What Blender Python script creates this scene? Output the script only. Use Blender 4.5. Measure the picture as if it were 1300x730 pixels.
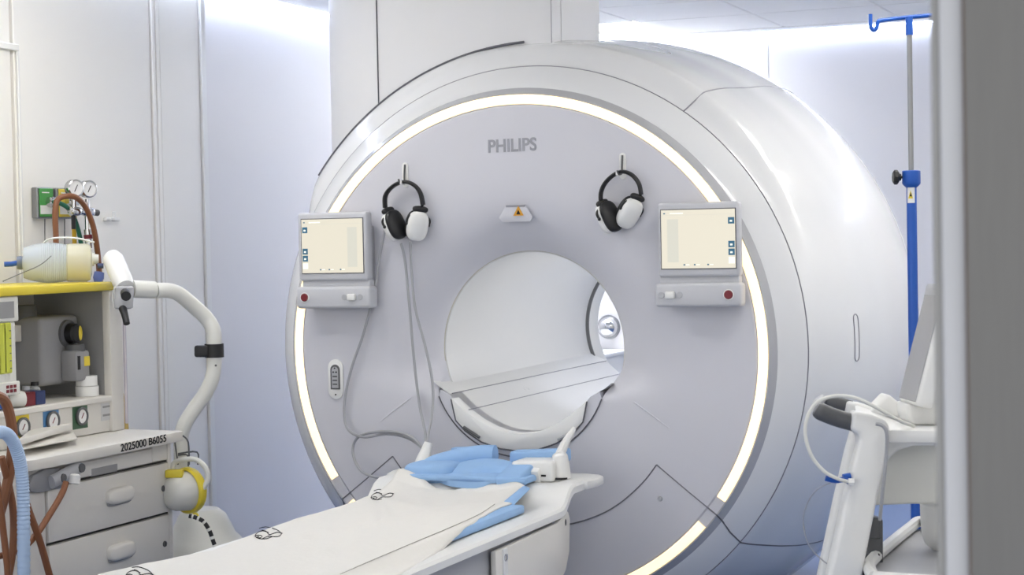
import bpy, bmesh, math, random
from mathutils import Vector, Matrix, noise
random.seed(7)
for o in list(bpy.data.objects): bpy.data.objects.remove(o)
scene = bpy.context.scene
COL = scene.collection
PI = math.pi

# ---------------------------------------------------------------- camera
FPX, ROLL, PITCH, YAW = 2240.0, 0.020, -0.0272, 0.3967
CP, SP, CY, SY = math.cos(PITCH), math.sin(PITCH), math.cos(YAW), math.sin(YAW)
R0 = Vector((CY, SY, 0)); FW = Vector((-SY*CP, CY*CP, SP)); U0 = R0.cross(FW)
RX = R0*math.cos(ROLL) - U0*math.sin(ROLL)
UP = R0*math.sin(ROLL) + U0*math.cos(ROLL)
CAM = Vector((2.319, -5.580, 1.381))
cd = bpy.data.cameras.new('camera'); cam = bpy.data.objects.new('camera', cd); COL.objects.link(cam)
cd.sensor_width = 36.0; cd.lens = 36.0*FPX/1300.0; cd.clip_start = 0.05; cd.clip_end = 60
m = Matrix((RX, UP, -FW)).transposed().to_4x4(); m.translation = CAM
cam.matrix_world = m
cd.dof.use_dof = True; cd.dof.focus_distance = 5.6; cd.dof.aperture_fstop = 11
scene.camera = cam
# ---------------------------------------------------------------- world, exposure
w = bpy.data.worlds.new('world'); scene.world = w; w.use_nodes = True
bg = w.node_tree.nodes['Background']
bg.inputs[0].default_value = (1.0, 0.98, 0.95, 1); bg.inputs[1].default_value = 1.12
scene.view_settings.view_transform = 'Standard'
scene.view_settings.look = 'None'
scene.view_settings.exposure = 0.70
scene.view_settings.gamma = 1.0
scene.view_settings.use_curve_mapping = False
LED_FRAME, LED_COVE, LED_BACK = 13.0, 13.0, 24.0

# ---------------------------------------------------------------- survey helpers: sight line of the camera meets a real plane
def ray(px, py): return FW + RX*((px-650)/FPX) + UP*((365-py)/FPX)
def on_x(px, py, x): d = ray(px, py); return CAM + d*((x-CAM.x)/d.x)
def on_y(px, py, y=0.0): d = ray(px, py); return CAM + d*((y-CAM.y)/d.y)
def on_z(px, py, z): d = ray(px, py); return CAM + d*((z-CAM.z)/d.z)
def at_d(px, py, d): return CAM + ray(px, py)*d

# ---------------------------------------------------------------- materials
def S(r, g, b):
    f = lambda c: (c/255/12.92) if c/255 <= .04045 else ((c/255+.055)/1.055)**2.4
    return (f(r), f(g), f(b), 1)
MATS = {}
def mat(name, col, rough=.45, metal=0, coat=0, var=.03, scale=12, bump=0, emit=None, es=0, trans=0, ior=1.45, sss=0, stretch=None):
    if name in MATS: return MATS[name]
    M = bpy.data.materials.new(name); M.use_nodes = True
    nt = M.node_tree; b = nt.nodes['Principled BSDF']
    b.inputs['Roughness'].default_value = rough; b.inputs['Metallic'].default_value = metal
    b.inputs['Coat Weight'].default_value = coat; b.inputs['Coat Roughness'].default_value = .03
    b.inputs['IOR'].default_value = ior
    if trans: b.inputs['Transmission Weight'].default_value = trans
    tc = nt.nodes.new('ShaderNodeTexCoord'); n = nt.nodes.new('ShaderNodeTexNoise')
    n.inputs['Scale'].default_value = scale; n.inputs['Detail'].default_value = 4
    if stretch:
        mp = nt.nodes.new('ShaderNodeMapping'); mp.inputs['Scale'].default_value = stretch
        nt.links.new(tc.outputs['Object'], mp.inputs[0]); nt.links.new(mp.outputs[0], n.inputs['Vector'])
    else: nt.links.new(tc.outputs['Object'], n.inputs['Vector'])
    mx = nt.nodes.new('ShaderNodeMix'); mx.data_type = 'RGBA'
    c = S(*col)
    mx.inputs[6].default_value = tuple(max(0, v*(1-var)) for v in c[:3])+(1,)
    mx.inputs[7].default_value = tuple(min(1, v*(1+var)) for v in c[:3])+(1,)
    nt.links.new(n.outputs[0], mx.inputs[0]); nt.links.new(mx.outputs[2], b.inputs['Base Color'])
    if bump:
        bp = nt.nodes.new('ShaderNodeBump'); bp.inputs['Strength'].default_value = bump; bp.inputs['Distance'].default_value = .01
        nt.links.new(n.outputs[0], bp.inputs['Height']); nt.links.new(bp.outputs[0], b.inputs['Normal'])
    if emit:
        b.inputs['Emission Color'].default_value = S(*emit); b.inputs['Emission Strength'].default_value = es
    MATS[name] = M
    return M
gloss   = mat('scanner_gloss_white', (226, 227, 229), .17, coat=.6, var=.01)
satin   = mat('scanner_satin_white', (208, 208, 215), .42, var=.01)
borew   = mat('bore_white', (220, 220, 219), .38, var=.01)
colw    = mat('column_white', (222, 222, 224), .4, var=.01)
seam    = mat('seam_grey', (95, 95, 102), .6)
seaml   = mat('seam_light_grey', (150, 150, 158), .5)
dark    = mat('black_plastic', (30, 30, 32), .45)
darkg   = mat('dark_grey_plastic', (92, 93, 95), .4)
white   = mat('white_plastic', (232, 232, 230), .35, var=.01)
offw    = mat('offwhite_plastic', (222, 222, 216), .4, var=.02)
greyp   = mat('grey_plastic', (178, 179, 183), .4, var=.01)
consol  = mat('console_grey', (196, 197, 202), .45, var=.01)
machg   = mat('machine_grey', (221, 218, 212), .45, var=.015)
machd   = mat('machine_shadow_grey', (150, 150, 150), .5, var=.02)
steel   = mat('brushed_steel', (150, 151, 152), .35, metal=.9, var=.06, scale=30, stretch=(40, 40, 1))
doorst  = mat('door_steel', (104, 104, 103), .5, metal=.35, var=.08, scale=8, stretch=(30, 30, 2))
chrome  = mat('chrome', (205, 205, 205), .15, metal=1, var=.02)
tubeg   = mat('grey_tubing', (165, 166, 170), .4)
sheetm  = mat('sheet_cotton', (228, 226, 221), .9, var=.02, scale=60, bump=.12)
bluef   = mat('blue_foam', (150, 186, 228), .75, var=.05, scale=25, bump=.06)
yellow  = mat('yellow_plastic', (226, 205, 62), .4, var=.03)
bluep   = mat('blue_paint', (34, 88, 178), .35, var=.03)
floorb  = mat('floor_blue', (92, 116, 158), .28, var=.04, scale=3)
wallw   = mat('wall_white', (243, 241, 236), .45, var=.01, scale=2)
wallb   = mat('wall_cool_white', (228, 226, 226), .5, var=.01, scale=2)
ceilm   = mat('ceiling_tile', (245, 243, 238), .8, var=.02, scale=20)
brownh  = mat('brown_rubber', (132, 84, 54), .45, var=.05)
tanh    = mat('tan_rubber', (205, 175, 105), .5, var=.05)
yelh    = mat('yellow_rubber', (218, 175, 40), .45, var=.05)
greenh  = mat('green_rubber', (36, 98, 78), .45, var=.05)
bluehose= mat('pale_blue_hose', (172, 194, 222), .4, var=.04)
greenp  = mat('green_plate', (70, 150, 70), .5)
yelp    = mat('yellow_label', (232, 208, 70), .5)
bluel   = mat('blue_label', (90, 140, 190), .5)
greenl  = mat('green_label', (72, 105, 80), .5)
redp    = mat('red_plastic', (120, 34, 44), .4)
navyp   = mat('navy_card', (52, 66, 110), .5)
ink     = mat('ink', (25, 25, 28), .7)
logog   = mat('logo_grey', (158, 159, 166), .5)
paper   = mat('paper', (236, 236, 232), .8)
dialw   = mat('dial_white', (235, 235, 235), .4)
teal    = mat('icon_teal', (20, 60, 84), .4, emit=(52, 96, 118), es=.55)
palei   = mat('icon_pale', (180, 180, 170), .5, emit=(205, 208, 196), es=.75)
screenm = mat('screen_glow', (40, 40, 38), .3, var=.02, scale=3, emit=(240, 233, 214), es=.58)
bandm   = mat('screen_band', (60, 60, 60), .4, emit=(222, 220, 206), es=.58)
ringl   = mat('ring_light', (255, 240, 215), .5, emit=(255, 224, 166), es=.84)
cove    = mat('cove_led', (220, 230, 255), .5, emit=(214, 226, 255), es=LED_COVE)
ledf    = mat('led_frame_glow', (255, 255, 255), .5, emit=(255, 252, 246), es=LED_FRAME)
ledb    = mat('led_back_glow', (255, 255, 255), .5, emit=(244, 248, 255), es=LED_BACK)
clearb  = mat('clear_blue_plastic', (226, 234, 242), .25, trans=.45, var=.02)
cleary  = mat('clear_yellow_plastic', (243, 239, 212), .25, trans=.45, var=.02)
clearw  = mat('clear_plastic', (246, 246, 240), .2, trans=.3, var=.02)
flowg   = mat('flowmeter_green', (200, 206, 70), .35, var=.05)
glassv  = mat('glass_vial', (225, 228, 230), .1, trans=.6)
tapew   = mat('white_tape', (238, 238, 236), .6)
olive   = mat('olive_wedge', (120, 112, 78), .6)

# ---------------------------------------------------------------- geometry helpers
class MB:
    def __init__(s): s.bm = bmesh.new()
    def box(s, x0, x1, y0, y1, z0, z1, bev=0, seg=2, M=None):
        t = bmesh.new(); bmesh.ops.create_cube(t, size=1)
        for v in t.verts:
            v.co = Vector(((x0+x1)/2+v.co.x*(x1-x0), (y0+y1)/2+v.co.y*(y1-y0), (z0+z1)/2+v.co.z*(z1-z0)))
        if bev: bmesh.ops.bevel(t, geom=list(t.edges), offset=bev, segments=seg, profile=.5, affect='EDGES')
        s._add(t, M); return s
    def obox(s, c, ax, ay, az, hx, hy, hz, bev=0, seg=2):
        ax, ay, az = Vector(ax).normalized(), Vector(ay).normalized(), Vector(az).normalized()
        M = Matrix((ax, ay, az)).transposed().to_4x4(); M.translation = Vector(c)
        return s.box(-hx, hx, -hy, hy, -hz, hz, bev, seg, M)
    def _add(s, t, M=None):
        if M is not None: bmesh.ops.transform(t, matrix=M, verts=t.verts)
        me = bpy.data.meshes.new('tmp'); t.to_mesh(me); t.free(); s.bm.from_mesh(me); bpy.data.meshes.remove(me)
    def tube(s, pts, r, n=10, smooth=0, flat=None, cap=True):
        pts = [Vector(p) for p in pts]
        if smooth: pts = catmull(pts, smooth)
        rr = r if callable(r) else (lambda t: r)
        rings = []; N = len(pts); prev = None
        for i, p in enumerate(pts):
            t = (pts[min(i+1, N-1)]-pts[max(i-1, 0)]).normalized()
            if prev is None:
                a = Vector((0, 0, 1)) if abs(t.z) < .9 else Vector((1, 0, 0))
                if flat: a = Vector(flat[0])
                u = (a-t*a.dot(t)).normalized()
            else: u = (prev-t*prev.dot(t)).normalized()
            prev = u; v = t.cross(u); R = rr(i/(N-1)); fu, fv = (1, 1) if not flat else (flat[1], flat[2])
            rings.append([s.bm.verts.new(p+u*(R*fu*math.cos(2*PI*k/n))+v*(R*fv*math.sin(2*PI*k/n))) for k in range(n)])
        for i in range(N-1):
            for k in range(n):
                s.bm.faces.new((rings[i][k], rings[i][(k+1) % n], rings[i+1][(k+1) % n], rings[i+1][k]))
        if cap:
            s.bm.faces.new(rings[0][::-1]); s.bm.faces.new(rings[-1])
        return s
    def lathe(s, prof, o, axis, n=32, a0=0, a1=2*PI, ref=None, cap=False):
        """prof: (r, h) pairs; axis: direction of h"""
        o = Vector(o); ax = Vector(axis).normalized()
        ref = Vector(ref) if ref else (Vector((0, 0, 1)) if abs(ax.z) < .9 else Vector((1, 0, 0)))
        u = (ref-ax*ref.dot(ax)).normalized(); v = ax.cross(u)
        full = abs(a1-a0-2*PI) < 1e-6; cols = n if full else n+1
        g = []
        for r, h in prof:
            if r < 1e-6: g.append([s.bm.verts.new(o+ax*h)]*cols); continue
            g.append([s.bm.verts.new(o+ax*h+u*(r*math.cos(a0+(a1-a0)*k/n))+v*(r*math.sin(a0+(a1-a0)*k/n))) for k in range(cols)])
        for i in range(len(g)-1):
            for k in range(n):
                k2 = (k+1) % cols; q = [g[i][k], g[i][k2], g[i+1][k2], g[i+1][k]]
                q2 = []
                for x in q:
                    if x not in q2: q2.append(x)
                if len(q2) > 2:
                    try: s.bm.faces.new(q2)
                    except ValueError: pass
        return s
    def prism(s, pts, vec, bev=0):
        """extrude a closed outline (3D points) along vec"""
        t = bmesh.new(); vec = Vector(vec)
        a = [t.verts.new(Vector(p)) for p in pts]; b = [t.verts.new(Vector(p)+vec) for p in pts]
        t.faces.new(a[::-1]); t.faces.new(b); n = len(a)
        for i in range(n): t.faces.new((a[i], a[(i+1) % n], b[(i+1) % n], b[i]))
        bmesh.ops.recalc_face_normals(t, faces=t.faces)
        if bev: bmesh.ops.bevel(t, geom=[e for e in t.edges], offset=bev, segments=2, profile=.5, affect='EDGES', clamp_overlap=True)
        s._add(t); return s
    def ell(s, c, ax, ay, az, rx, ry, rz, e=1.0, nu=20, nv=12):
        c = Vector(c); ax, ay, az = (Vector(k).normalized() for k in (ax, ay, az))
        f = lambda q: math.copysign(abs(q)**e, q)
        g = []
        for j in range(nv+1):
            th = -PI/2+PI*j/nv
            if j in (0, nv): g.append([s.bm.verts.new(c+az*(rz*f(math.sin(th))))]*nu); continue
            g.append([s.bm.verts.new(c+ax*(rx*f(math.cos(th))*f(math.cos(2*PI*k/nu)))+ay*(ry*f(math.cos(th))*f(math.sin(2*PI*k/nu)))+az*(rz*f(math.sin(th)))) for k in range(nu)])
        for j in range(nv):
            for k in range(nu):
                q2 = []
                for x in (g[j][k], g[j][(k+1) % nu], g[j+1][(k+1) % nu], g[j+1][k]):
                    if x not in q2: q2.append(x)
                if len(q2) > 2: s.bm.faces.new(q2)
        return s
    def grid(s, rows):
        g = [[s.bm.verts.new(Vector(p)) for p in r] for r in rows]
        for i in range(len(g)-1):
            for k in range(len(g[i])-1): s.bm.faces.new((g[i][k], g[i][k+1], g[i+1][k+1], g[i+1][k]))
        return s
    def build(s, name, material, parent=None, sharp=35, recalc=True):
        if recalc: bmesh.ops.recalc_face_normals(s.bm, faces=s.bm.faces)
        me = bpy.data.meshes.new(name); s.bm.to_mesh(me); s.bm.free()
        me.polygons.foreach_set('use_smooth', [True]*len(me.polygons))
        me.set_sharp_from_angle(angle=math.radians(sharp))
        me.materials.append(material)
        o = bpy.data.objects.new(name, me); COL.objects.link(o)
        if parent:
            o.parent = parent; o.matrix_parent_inverse = parent.matrix_world.inverted()
        return o
def catmull(P, k):
    out = []; n = len(P)
    for i in range(n-1):
        p0, p1, p2, p3 = P[max(i-1, 0)], P[i], P[i+1], P[min(i+2, n-1)]
        for j in range(k):
            t = j/k
            out.append(.5*((2*p1)+(p2-p0)*t+(2*p0-5*p1+4*p2-p3)*t*t+(3*p1-p0-3*p2+p3)*t**3))
    out.append(P[-1]); return out
def empty(name, loc=(0, 0, 0)):
    o = bpy.data.objects.new(name, None); COL.objects.link(o); o.location = loc
    o.matrix_world = Matrix.Translation(Vector(loc)); o.empty_display_size = .1
    return o
def tag(o, label, cat, group=None):
    o['label'] = label; o['category'] = cat
    if group: o['group'] = group
    return o
def struct(o, label=None):
    o['kind'] = 'structure'
    if label: o['label'] = label
    return o
def lettering(name, txt, size, o, right, up, material, parent, depth=.0008, bold=0, shear=0, widen=1.0):
    c = bpy.data.curves.new('t', 'FONT'); c.body = txt; c.size = size; c.extrude = depth; c.offset = bold; c.shear = shear
    c.align_x = 'CENTER'; c.align_y = 'CENTER'
    t = bpy.data.objects.new('t', c); COL.objects.link(t)
    me = bpy.data.meshes.new_from_object(t.evaluated_get(bpy.context.evaluated_depsgraph_get()))
    bpy.data.objects.remove(t); bpy.data.curves.remove(c)
    r = Vector(right).normalized(); u = Vector(up).normalized(); M = Matrix((r*widen, u, r.cross(u))).transposed().to_4x4(); M.translation = Vector(o)
    me.transform(M); me.materials.clear(); me.materials.append(material)
    ob = bpy.data.objects.new(name, me); COL.objects.link(ob)
    if parent: ob.parent = parent; ob.matrix_parent_inverse = parent.matrix_world.inverted()
    return ob

# ================================================================ THE SETTING
XL, XLW, YB, ZC, XR, YF = -1.85, -1.78, 4.0, 2.5, 2.62, -4.28
struct(MB().box(-2.2, 3.2, -8.5, 4.3, -.1, 0).build('floor', floorb), 'glossy blue floor')
# left wall: cool grey far part, white panelled near part standing slightly proud
wl = struct(MB().box(XL-.12, XL, .4, YB+.12, 0, 2.75).build('wall_left', wallb), 'cool grey wall panel beside the scanner')
wn = struct(MB().box(XL-.12, XLW-.02, YF, .868, 0, 2.75).build('wall_left', wallw), 'white panelled wall behind the anaesthesia machine')
for y0, y1 in ((-4.2, -2.9), (-2.9, -1.6), (-1.6, -.405), (-.395, .470), (.530, .830)):
    MB().box(XLW-.02, XLW, y0+.004, y1-.004, .1, 2.48, .003, 1).build('wall_panel', wallw, wn)
MB().box(XLW-.02, XLW+.006, .474, .496, 0, 2.48, .003, 1).build('panel_strip', wallw, wn)
MB().box(XLW-.02, XLW+.006, .502, .526, 0, 2.48, .003, 1).build('panel_strip', wallw, wn)
MB().box(XLW-.02, XLW+.010, .832, .868, 0, 2.48, .003, 1).build('edge_strip', white, wn)
MB().box(XLW, XLW+.012, -.62, -.372, 2.095, 2.12, .003, 1).build('rail_strip', white, wn)
MB().box(XLW, XLW+.012, -.385, -.372, .1, 2.095, .003, 1).build('rail_strip', white, wn)
wb = struct(MB().box(-2.0, XR+.1, YB, YB+.12, 0, 2.75).build('wall_back', wallb), 'cool white wall behind the scanner')
xs = [-1.83, -1.33, -.126, 1.07, 2.3, 2.6]
for a, b in zip(xs[:-1], xs[1:]):
    MB().box(a+.0012, b-.0012, YB-.012, YB, .12, 2.5, .003, 1).build('wall_panel', wallb, wb)
struct(MB().box(XR, XR+.12, YF, YB+.1, 0, 2.75).build('wall_right', wallw), 'white wall to the right')
# ceiling of lay-in tiles with a perimeter LED cove
ceil = struct(MB().box(-2.1, XR+.1, YF, YB+.1, ZC+.05, ZC+.12).build('ceiling', ceilm), 'white tiled ceiling')
T = .633
tile_me = None
hole = {(-2, 5), (2, -5), (2, -2), (-2, -2), (3, 2), (2, 1)}      # tiles replaced by luminaires
for i in range(-2, 4):
    for j in range(-11, 6):
        if (i, j) in hole: continue
        x0, y0 = i*T, .025+j*T
        if tile_me is None:
            t0 = MB().box(.004, T-.004, .004, T-.004, 0, .03, .005, 1).build('ceiling_tile', ceilm, ceil); tile_me = t0.data; t = t0
        else:
            t = bpy.data.objects.new('ceiling_tile', tile_me); COL.objects.link(t); t.parent = ceil
        t.location = (x0, y0, ZC)
grid = MB()
for i in range(-2, 5): grid.box(i*T-.006, i*T+.006, -6.95, .025+6*T, ZC+.006, ZC+.05)
for j in range(-11, 7): grid.box(-2*T, 4*T, .025+j*T-.006, .025+j*T+.006, ZC+.008, ZC+.05)
grid.build('ceiling_grid', white, ceil)
MB().box(-2*T, XR, 3.828, 3.955, ZC-.004, ZC+.03).build('perimeter_band', ceilm, ceil)
MB().box(-1.80, -2*T-.006, YF, 3.955, ZC-.004, ZC+.03).build('perimeter_band', ceilm, ceil)
MB().box(-1.82, XR, 3.956, 3.996, ZC-.010, ZC+.02).build('led_strip', cove, ceil)
MB().box(-1.846, -1.806, .87, 3.95, ZC-.010, ZC+.02).build('led_strip', cove, ceil)
MB().box(-1.776, -1.750, YF, .86, ZC-.010, ZC+.02).build('led_strip', cove, ceil)
def luminaire(i, j, m, label, w=.075):
    x0, y0 = i*T, .025+j*T
    e = tag(empty('ceiling_light', (x0+T/2, y0+T/2, ZC)), label, 'light', 'square ceiling lights')
    fr = MB()
    a0, a1, b0, b1 = x0+.012, x0+T-.012, y0+.012, y0+T-.012
    fr.box(a0, a1, b0, b0+w, ZC-.006, ZC+.02); fr.box(a0, a1, b1-w, b1, ZC-.006, ZC+.02)
    fr.box(a0, a0+w, b0+w, b1-w, ZC-.006, ZC+.02); fr.box(a1-w, a1, b0+w, b1-w, ZC-.006, ZC+.02)
    fr.build('glowing_frame', m, e)
    MB().box(a0+w, a1-w, b0+w, b1-w, ZC, ZC+.02).build('centre_panel', white, e)
luminaire(-2, 5, ledb, 'square LED ceiling light glaring behind the scanner column', .2)
luminaire(2, -5, ledf, 'square LED ceiling light nearest the doorway')
luminaire(2, -2, ledf, 'square LED ceiling light above the infusion pole')
luminaire(-2, -2, ledf, 'square LED ceiling light above the anaesthesia machine')
luminaire(3, 2, ledf, 'unseen square LED ceiling light added in the rear right corner of the room')  # unseen light added to brighten the scanner flank and back wall
luminaire(2, 1, ledf, 'square LED ceiling light beside the scanner flank')
# doorway at the right edge: steel jamb and door leaf close to the camera
a = on_y(1185, 365, -4.26).x; b = on_y(1197.5, 365, -4.26).x; c = on_y(1229, 365, -4.26).x; d = on_y(1233, 365, -4.26).x
dr = empty('door_1', (c, -4.26, 0)); struct(dr, 'grey steel door and frame at the right edge')
MB().box(a, b+.002, -4.262, -4.20, 0, 2.3, .004, 2).build('frame_stop', mat('frame_grey', (146, 146, 144), .6), dr)
MB().box(b, c, -4.268, -4.20, 0, 2.3, .003, 2).build('door_frame', mat('frame_light', (178, 180, 184), .55), dr)
MB().box(c, d, -4.270, -4.21, 0, 2.3).build('seal_strip', mat('seal_brown', (118, 104, 94), .6), dr)
MB().box(d, d+.9, -4.276, -4.22, 0, 2.3).build('door_leaf', doorst, dr)

# ================================================================ MRI SCANNER
mri = tag(empty('mri_scanner', (0, 0, 0)), 'large white ring-shaped scanner with a glowing warm light ring on its front', 'scanner')
ZA = 1.0
def clampz(bm, z0=.01):
    for v in bm.verts:
        if v.co.z < z0: v.co.z = z0
def ringlathe(prof, name, material, a0=None, a1=None, n=128, parent=mri, bulged=False):
    """prof of (r, y); angle measured from +x towards +z"""
    b = MB()
    if a0 is None: b.lathe(prof, (0, 0, ZA), (0, 1, 0), n, ref=(1, 0, 0))
    else: b.lathe(prof, (0, 0, ZA), (0, 1, 0), n, -a1, -a0, ref=(1, 0, 0))
    if bulged:
        for v in b.bm.verts:
            dx, dz = v.co.x, v.co.z-ZA; R = math.hypot(dx, dz); k = 1+bulge(math.atan2(dz, dx), v.co.y)/R
            v.co.x = dx*k; v.co.z = ZA+dz*k
    clampz(b.bm); return b.build(name, material, parent, sharp=28)
PROF = [(.983, .116), (1.000, .16), (1.030, .26), (1.068, .40), (1.104, .56), (1.132, .74), (1.148, .92), (1.153, 1.08), (1.146, 1.24), (1.12, 1.40), (1.07, 1.54), (.99, 1.66), (.88, 1.74)]
def RAD(y):
    for (r0, y0), (r1, y1) in zip(PROF[:-1], PROF[1:]):
        if y0 <= y <= y1: return r0+(r1-r0)*(y-y0)/(y1-y0)
    return PROF[0][0] if y < PROF[0][1] else PROF[-1][0]
def sstep(a, b, t): t = min(1, max(0, (t-a)/(b-a))); return t*t*(3-2*t)
def bulge(a, y):
    d = math.degrees(a) % 360
    ba = sstep(5, 62, d)*(1-sstep(98, 150, d))
    wy = .058*sstep(.116, .20, y)*(1-sstep(.12, .70, y))
    return ba*wy
def smoothprof(P, k=5):
    return [(v.x, v.y) for v in catmull([Vector((r, y, 0)) for r, y in P], k)]
ff = ringlathe([(.842, .006), (.836, 0)]+smoothprof([(.70, 0), (.60, .001), (.52, .008), (.45, .028), (.40, .058), (.366, .088), (.348, .112), (.340, .135)], 4), 'front_face', satin)
for v in ff.data.vertices:
    if math.hypot(v.co.x, v.co.z-ZA) < .6: v.co.y *= sstep(.83, .95, v.co.z)
ringlathe([(.340, .135), (.336, .137), (.335, .15), (.338, .9), (.342, 1.60)], 'bore_tube', borew)
sl_ = ringlathe([(.3405, .001), (.3403, .07), (.3402, .137)], 'mouth_sleeve', satin, math.radians(160), math.radians(380), 80)
for v in sl_.data.vertices: v.co.y = max(v.co.y, .135*sstep(.83, .95, v.co.z)-.001)
ringlathe([(.341, .1345), (.3435, .128), (.339, .134)], 'bore_rim', mat('rim_beige', (190, 186, 172), .5), math.radians(-8), math.radians(188))
ringlathe([(.342, 1.588), (.332, 1.594), (.332, 1.606), (.340, 1.612)], 'rear_rim', darkg)
ringlathe([(.338, 1.608), (.322, 1.640), (.322, 1.69), (.356, 1.70)], 'rear_collar', white)
ringlathe([(.356, 1.612), (.37, 1.66), (.42, 1.72), (.60, 1.76), (.88, 1.74)], 'rear_face', satin)
ringlathe([(.875, .003), (.880, .001), (.900, .030)], 'ring_bezel', mat('bezel_grey', (176, 177, 181), .2, coat=.6, var=.01))
ringlathe([(.842, .006), (.842, .002), (.8425, .0015)], 'ring_lip', satin)
A1, A2, A3, A4 = math.radians(-34.3), math.radians(180+32.6), math.radians(-140.5), math.radians(-41.5)
ringlathe([(.8425, .0015), (.846, -.002), (.872, -.002), (.8755, .0015)], 'light_ring', ringl, A1, A2)
ringlathe([(.8425, .0015), (.846, -.002), (.872, -.002), (.8755, .0015)], 'light_ring', ringl, A3, A4)
for p, q in ((A4, A1), (math.radians(-147.4), A3)):
    ringlathe([(.8425, .0015), (.872, .001), (.8755, .0015)], 'ring_gap_cover', satin, p, q, 10)
ringlathe([(.900, .030), (.912, .038), (.976, .106), (.980, .112)], 'front_band', gloss)
ringlathe([(.980, .112), (.974, .118), (.983, .116)], 'band_seam', seaml)
g1, g2, g3 = math.radians(54.5), math.radians(-41), math.radians(180+41)
SPF = smoothprof(PROF, 8)
ringlathe(SPF, 'flank_cover', gloss, g2, g1, 64, bulged=True)
ringlathe(SPF, 'top_cover', gloss, g1, g3, 96, bulged=True)
ringlathe(SPF, 'lower_cover', gloss, g3-2*PI, g2, 64, bulged=True)
ringlathe([(.3345, .25), (.3335, .26), (.3335, 1.5), (.3345, 1.51)], 'bore_light', mat('bore_led', (255, 255, 250), .5, emit=(250, 251, 255), es=5.0), math.radians(2), math.radians(14), 6)
# grooves running back along the barrel
def surf(a, y, off=0): r = RAD(y)+off+bulge(a, y); return Vector((r*math.cos(a), y, ZA+r*math.sin(a)))
for a, nm in ((g1, 'cover_seam'), (g2, 'cover_seam'), (g3, 'cover_seam')):
    MB().tube([surf(a, .116+1.5*k/40, .0005) for k in range(41)], .0028, 6).build(nm, seaml if nm == 'cover_seam' and a == g1 else seam, mri)
for a in (g2, g3):
    pts = [Vector((r*math.cos(q), y-.001, ZA+r*math.sin(q))) for r, y, q in ((.876, .0, a+math.radians(3.3) if a == g2 else a-math.radians(3.3)), (.900, .030, a+math.radians(2.5) if a == g2 else a-math.radians(2.5)), (.94, .068, a+math.radians(1) if a == g2 else a-math.radians(1)), (.983, .116, a))]
    MB().tube(pts, .0028, 6).build('cover_seam', seam, mri)
# lower service panel outline in the face
def facepath(P, r=.0024, y=.0005, m=mat('seam_mid_grey', (118, 118, 126), .5), name='panel_seam', k=6):
    return MB().tube([Vector((x, y, z)) for x, z in P], r, 6, smooth=k).build(name, m, mri)
for s in (1, -1):
    facepath([(s*.695, .462), (s*.60, .535), (s*.490, .622)], k=1)
    facepath([(s*.490, .622), (s*.44, .560), (s*.36, .490), (s*.27, .440), (s*.15, .405), (0, .395)])
    MB().tube([(s*.405, .0045, .836), (s*.42, .0005, .826), (s*.48, -.0005, .785), (s*.537, .0022, .744)], .0028, 8).build('face_ridge', satin, mri)
MB().lathe([(0, -.004), (.007, -.004), (.009, 0), (.009, .004)], (.50, 0, .509), (0, 1, 0), 12).build('panel_screw', greyp, mri)
# trough in the bore and the docking plate below the mouth
TR = [(-.318, .880), (-.295, .862), (-.262, .846)]+[(x, .714+.118*(x/.25)**2) for x in [-.25+.025*k for k in range(21)]]+[(.262, .846), (.295, .862), (.318, .880)]
rows = []
for y in (.0, .02, .06, .12, .3, .6, 1.0, 1.4, 1.63):
    w_ = max(0, 1-y/.14); rows.append([(x+(.018*w_ if x > .29 else 0)-(.010*w_ if x < -.29 else 0), y, z+(.012*w_ if abs(x) > .29 else 0)) for x, z in TR])
tr = MB().grid(rows).build('bore_trough', borew, mri, recalc=False)
for x, z in ((-.262, .847), (-.20, .7905)):  # first grey line paints the soft shading edge of the left ledge
    MB().tube([(x, .02, z), (x, 1.62, z)],   .0015, 6).build('trough_line', seaml, mri)
MB().lathe([(0, -.012), (.016, -.010), (.018, 0)], (-.225, .62, .810), (.65, 0, .75), 14).build('trough_boss', greyp, mri)
zc, Ro = .959, .325
outer = [(Ro*math.sin(t), zc-Ro*math.cos(t)) for t in [math.radians(-68.2+136.4*k/30) for k in range(31)]]
pl = [Vector((x, -.004, z)) for x, z in outer]+[Vector((x, -.004, z)) for x, z in reversed(TR[1:-1])]
MB().prism(pl, (0, .11, 0)).build('dock_plate', satin, mri, sharp=50)
MB().tube([Vector((x, -.0045, z)) for x, z in outer], .0024, 6).build('dock_seam', seam, mri)
inner = [(-.252, .832), (-.236, .758), (-.20, .722), (-.14, .685), (-.07, .664), (0, .657), (.07, .664), (.14, .688), (.20, .726), (.236, .762), (.252, .832)]
lip = [Vector((x, -.012, z)) for x, z in inner]+[Vector((x, -.012, z)) for x, z in reversed(TR[3:-3:2])]
MB().prism(lip, (0, .06, 0), .004).build('dock_lip', white, mri, sharp=50)
MB().tube([Vector((x, -.0125, z-.002)) for x, z in inner], .0026, 6).build('dock_seam', seam, mri)
for s in (-1, 1):
    p0, p1 = Vector((s*.205, -.016, .734)), Vector((s*.145, -.016, .699))
    MB().tube([p0, p1], .0055 if s < 0 else .004, 8).build('dock_latch', darkg if s < 0 else greyp, mri)
p = on_y(784, 505, .02); MB().prism([p+Vector((-.028, 0, .010)), p+Vector((.028, 0, -.014)), p+Vector((.022, 0, .006))], (0, .01, 0)).build('dock_wedge', olive, mri)  # small olive triangle beside the dock plate
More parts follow.
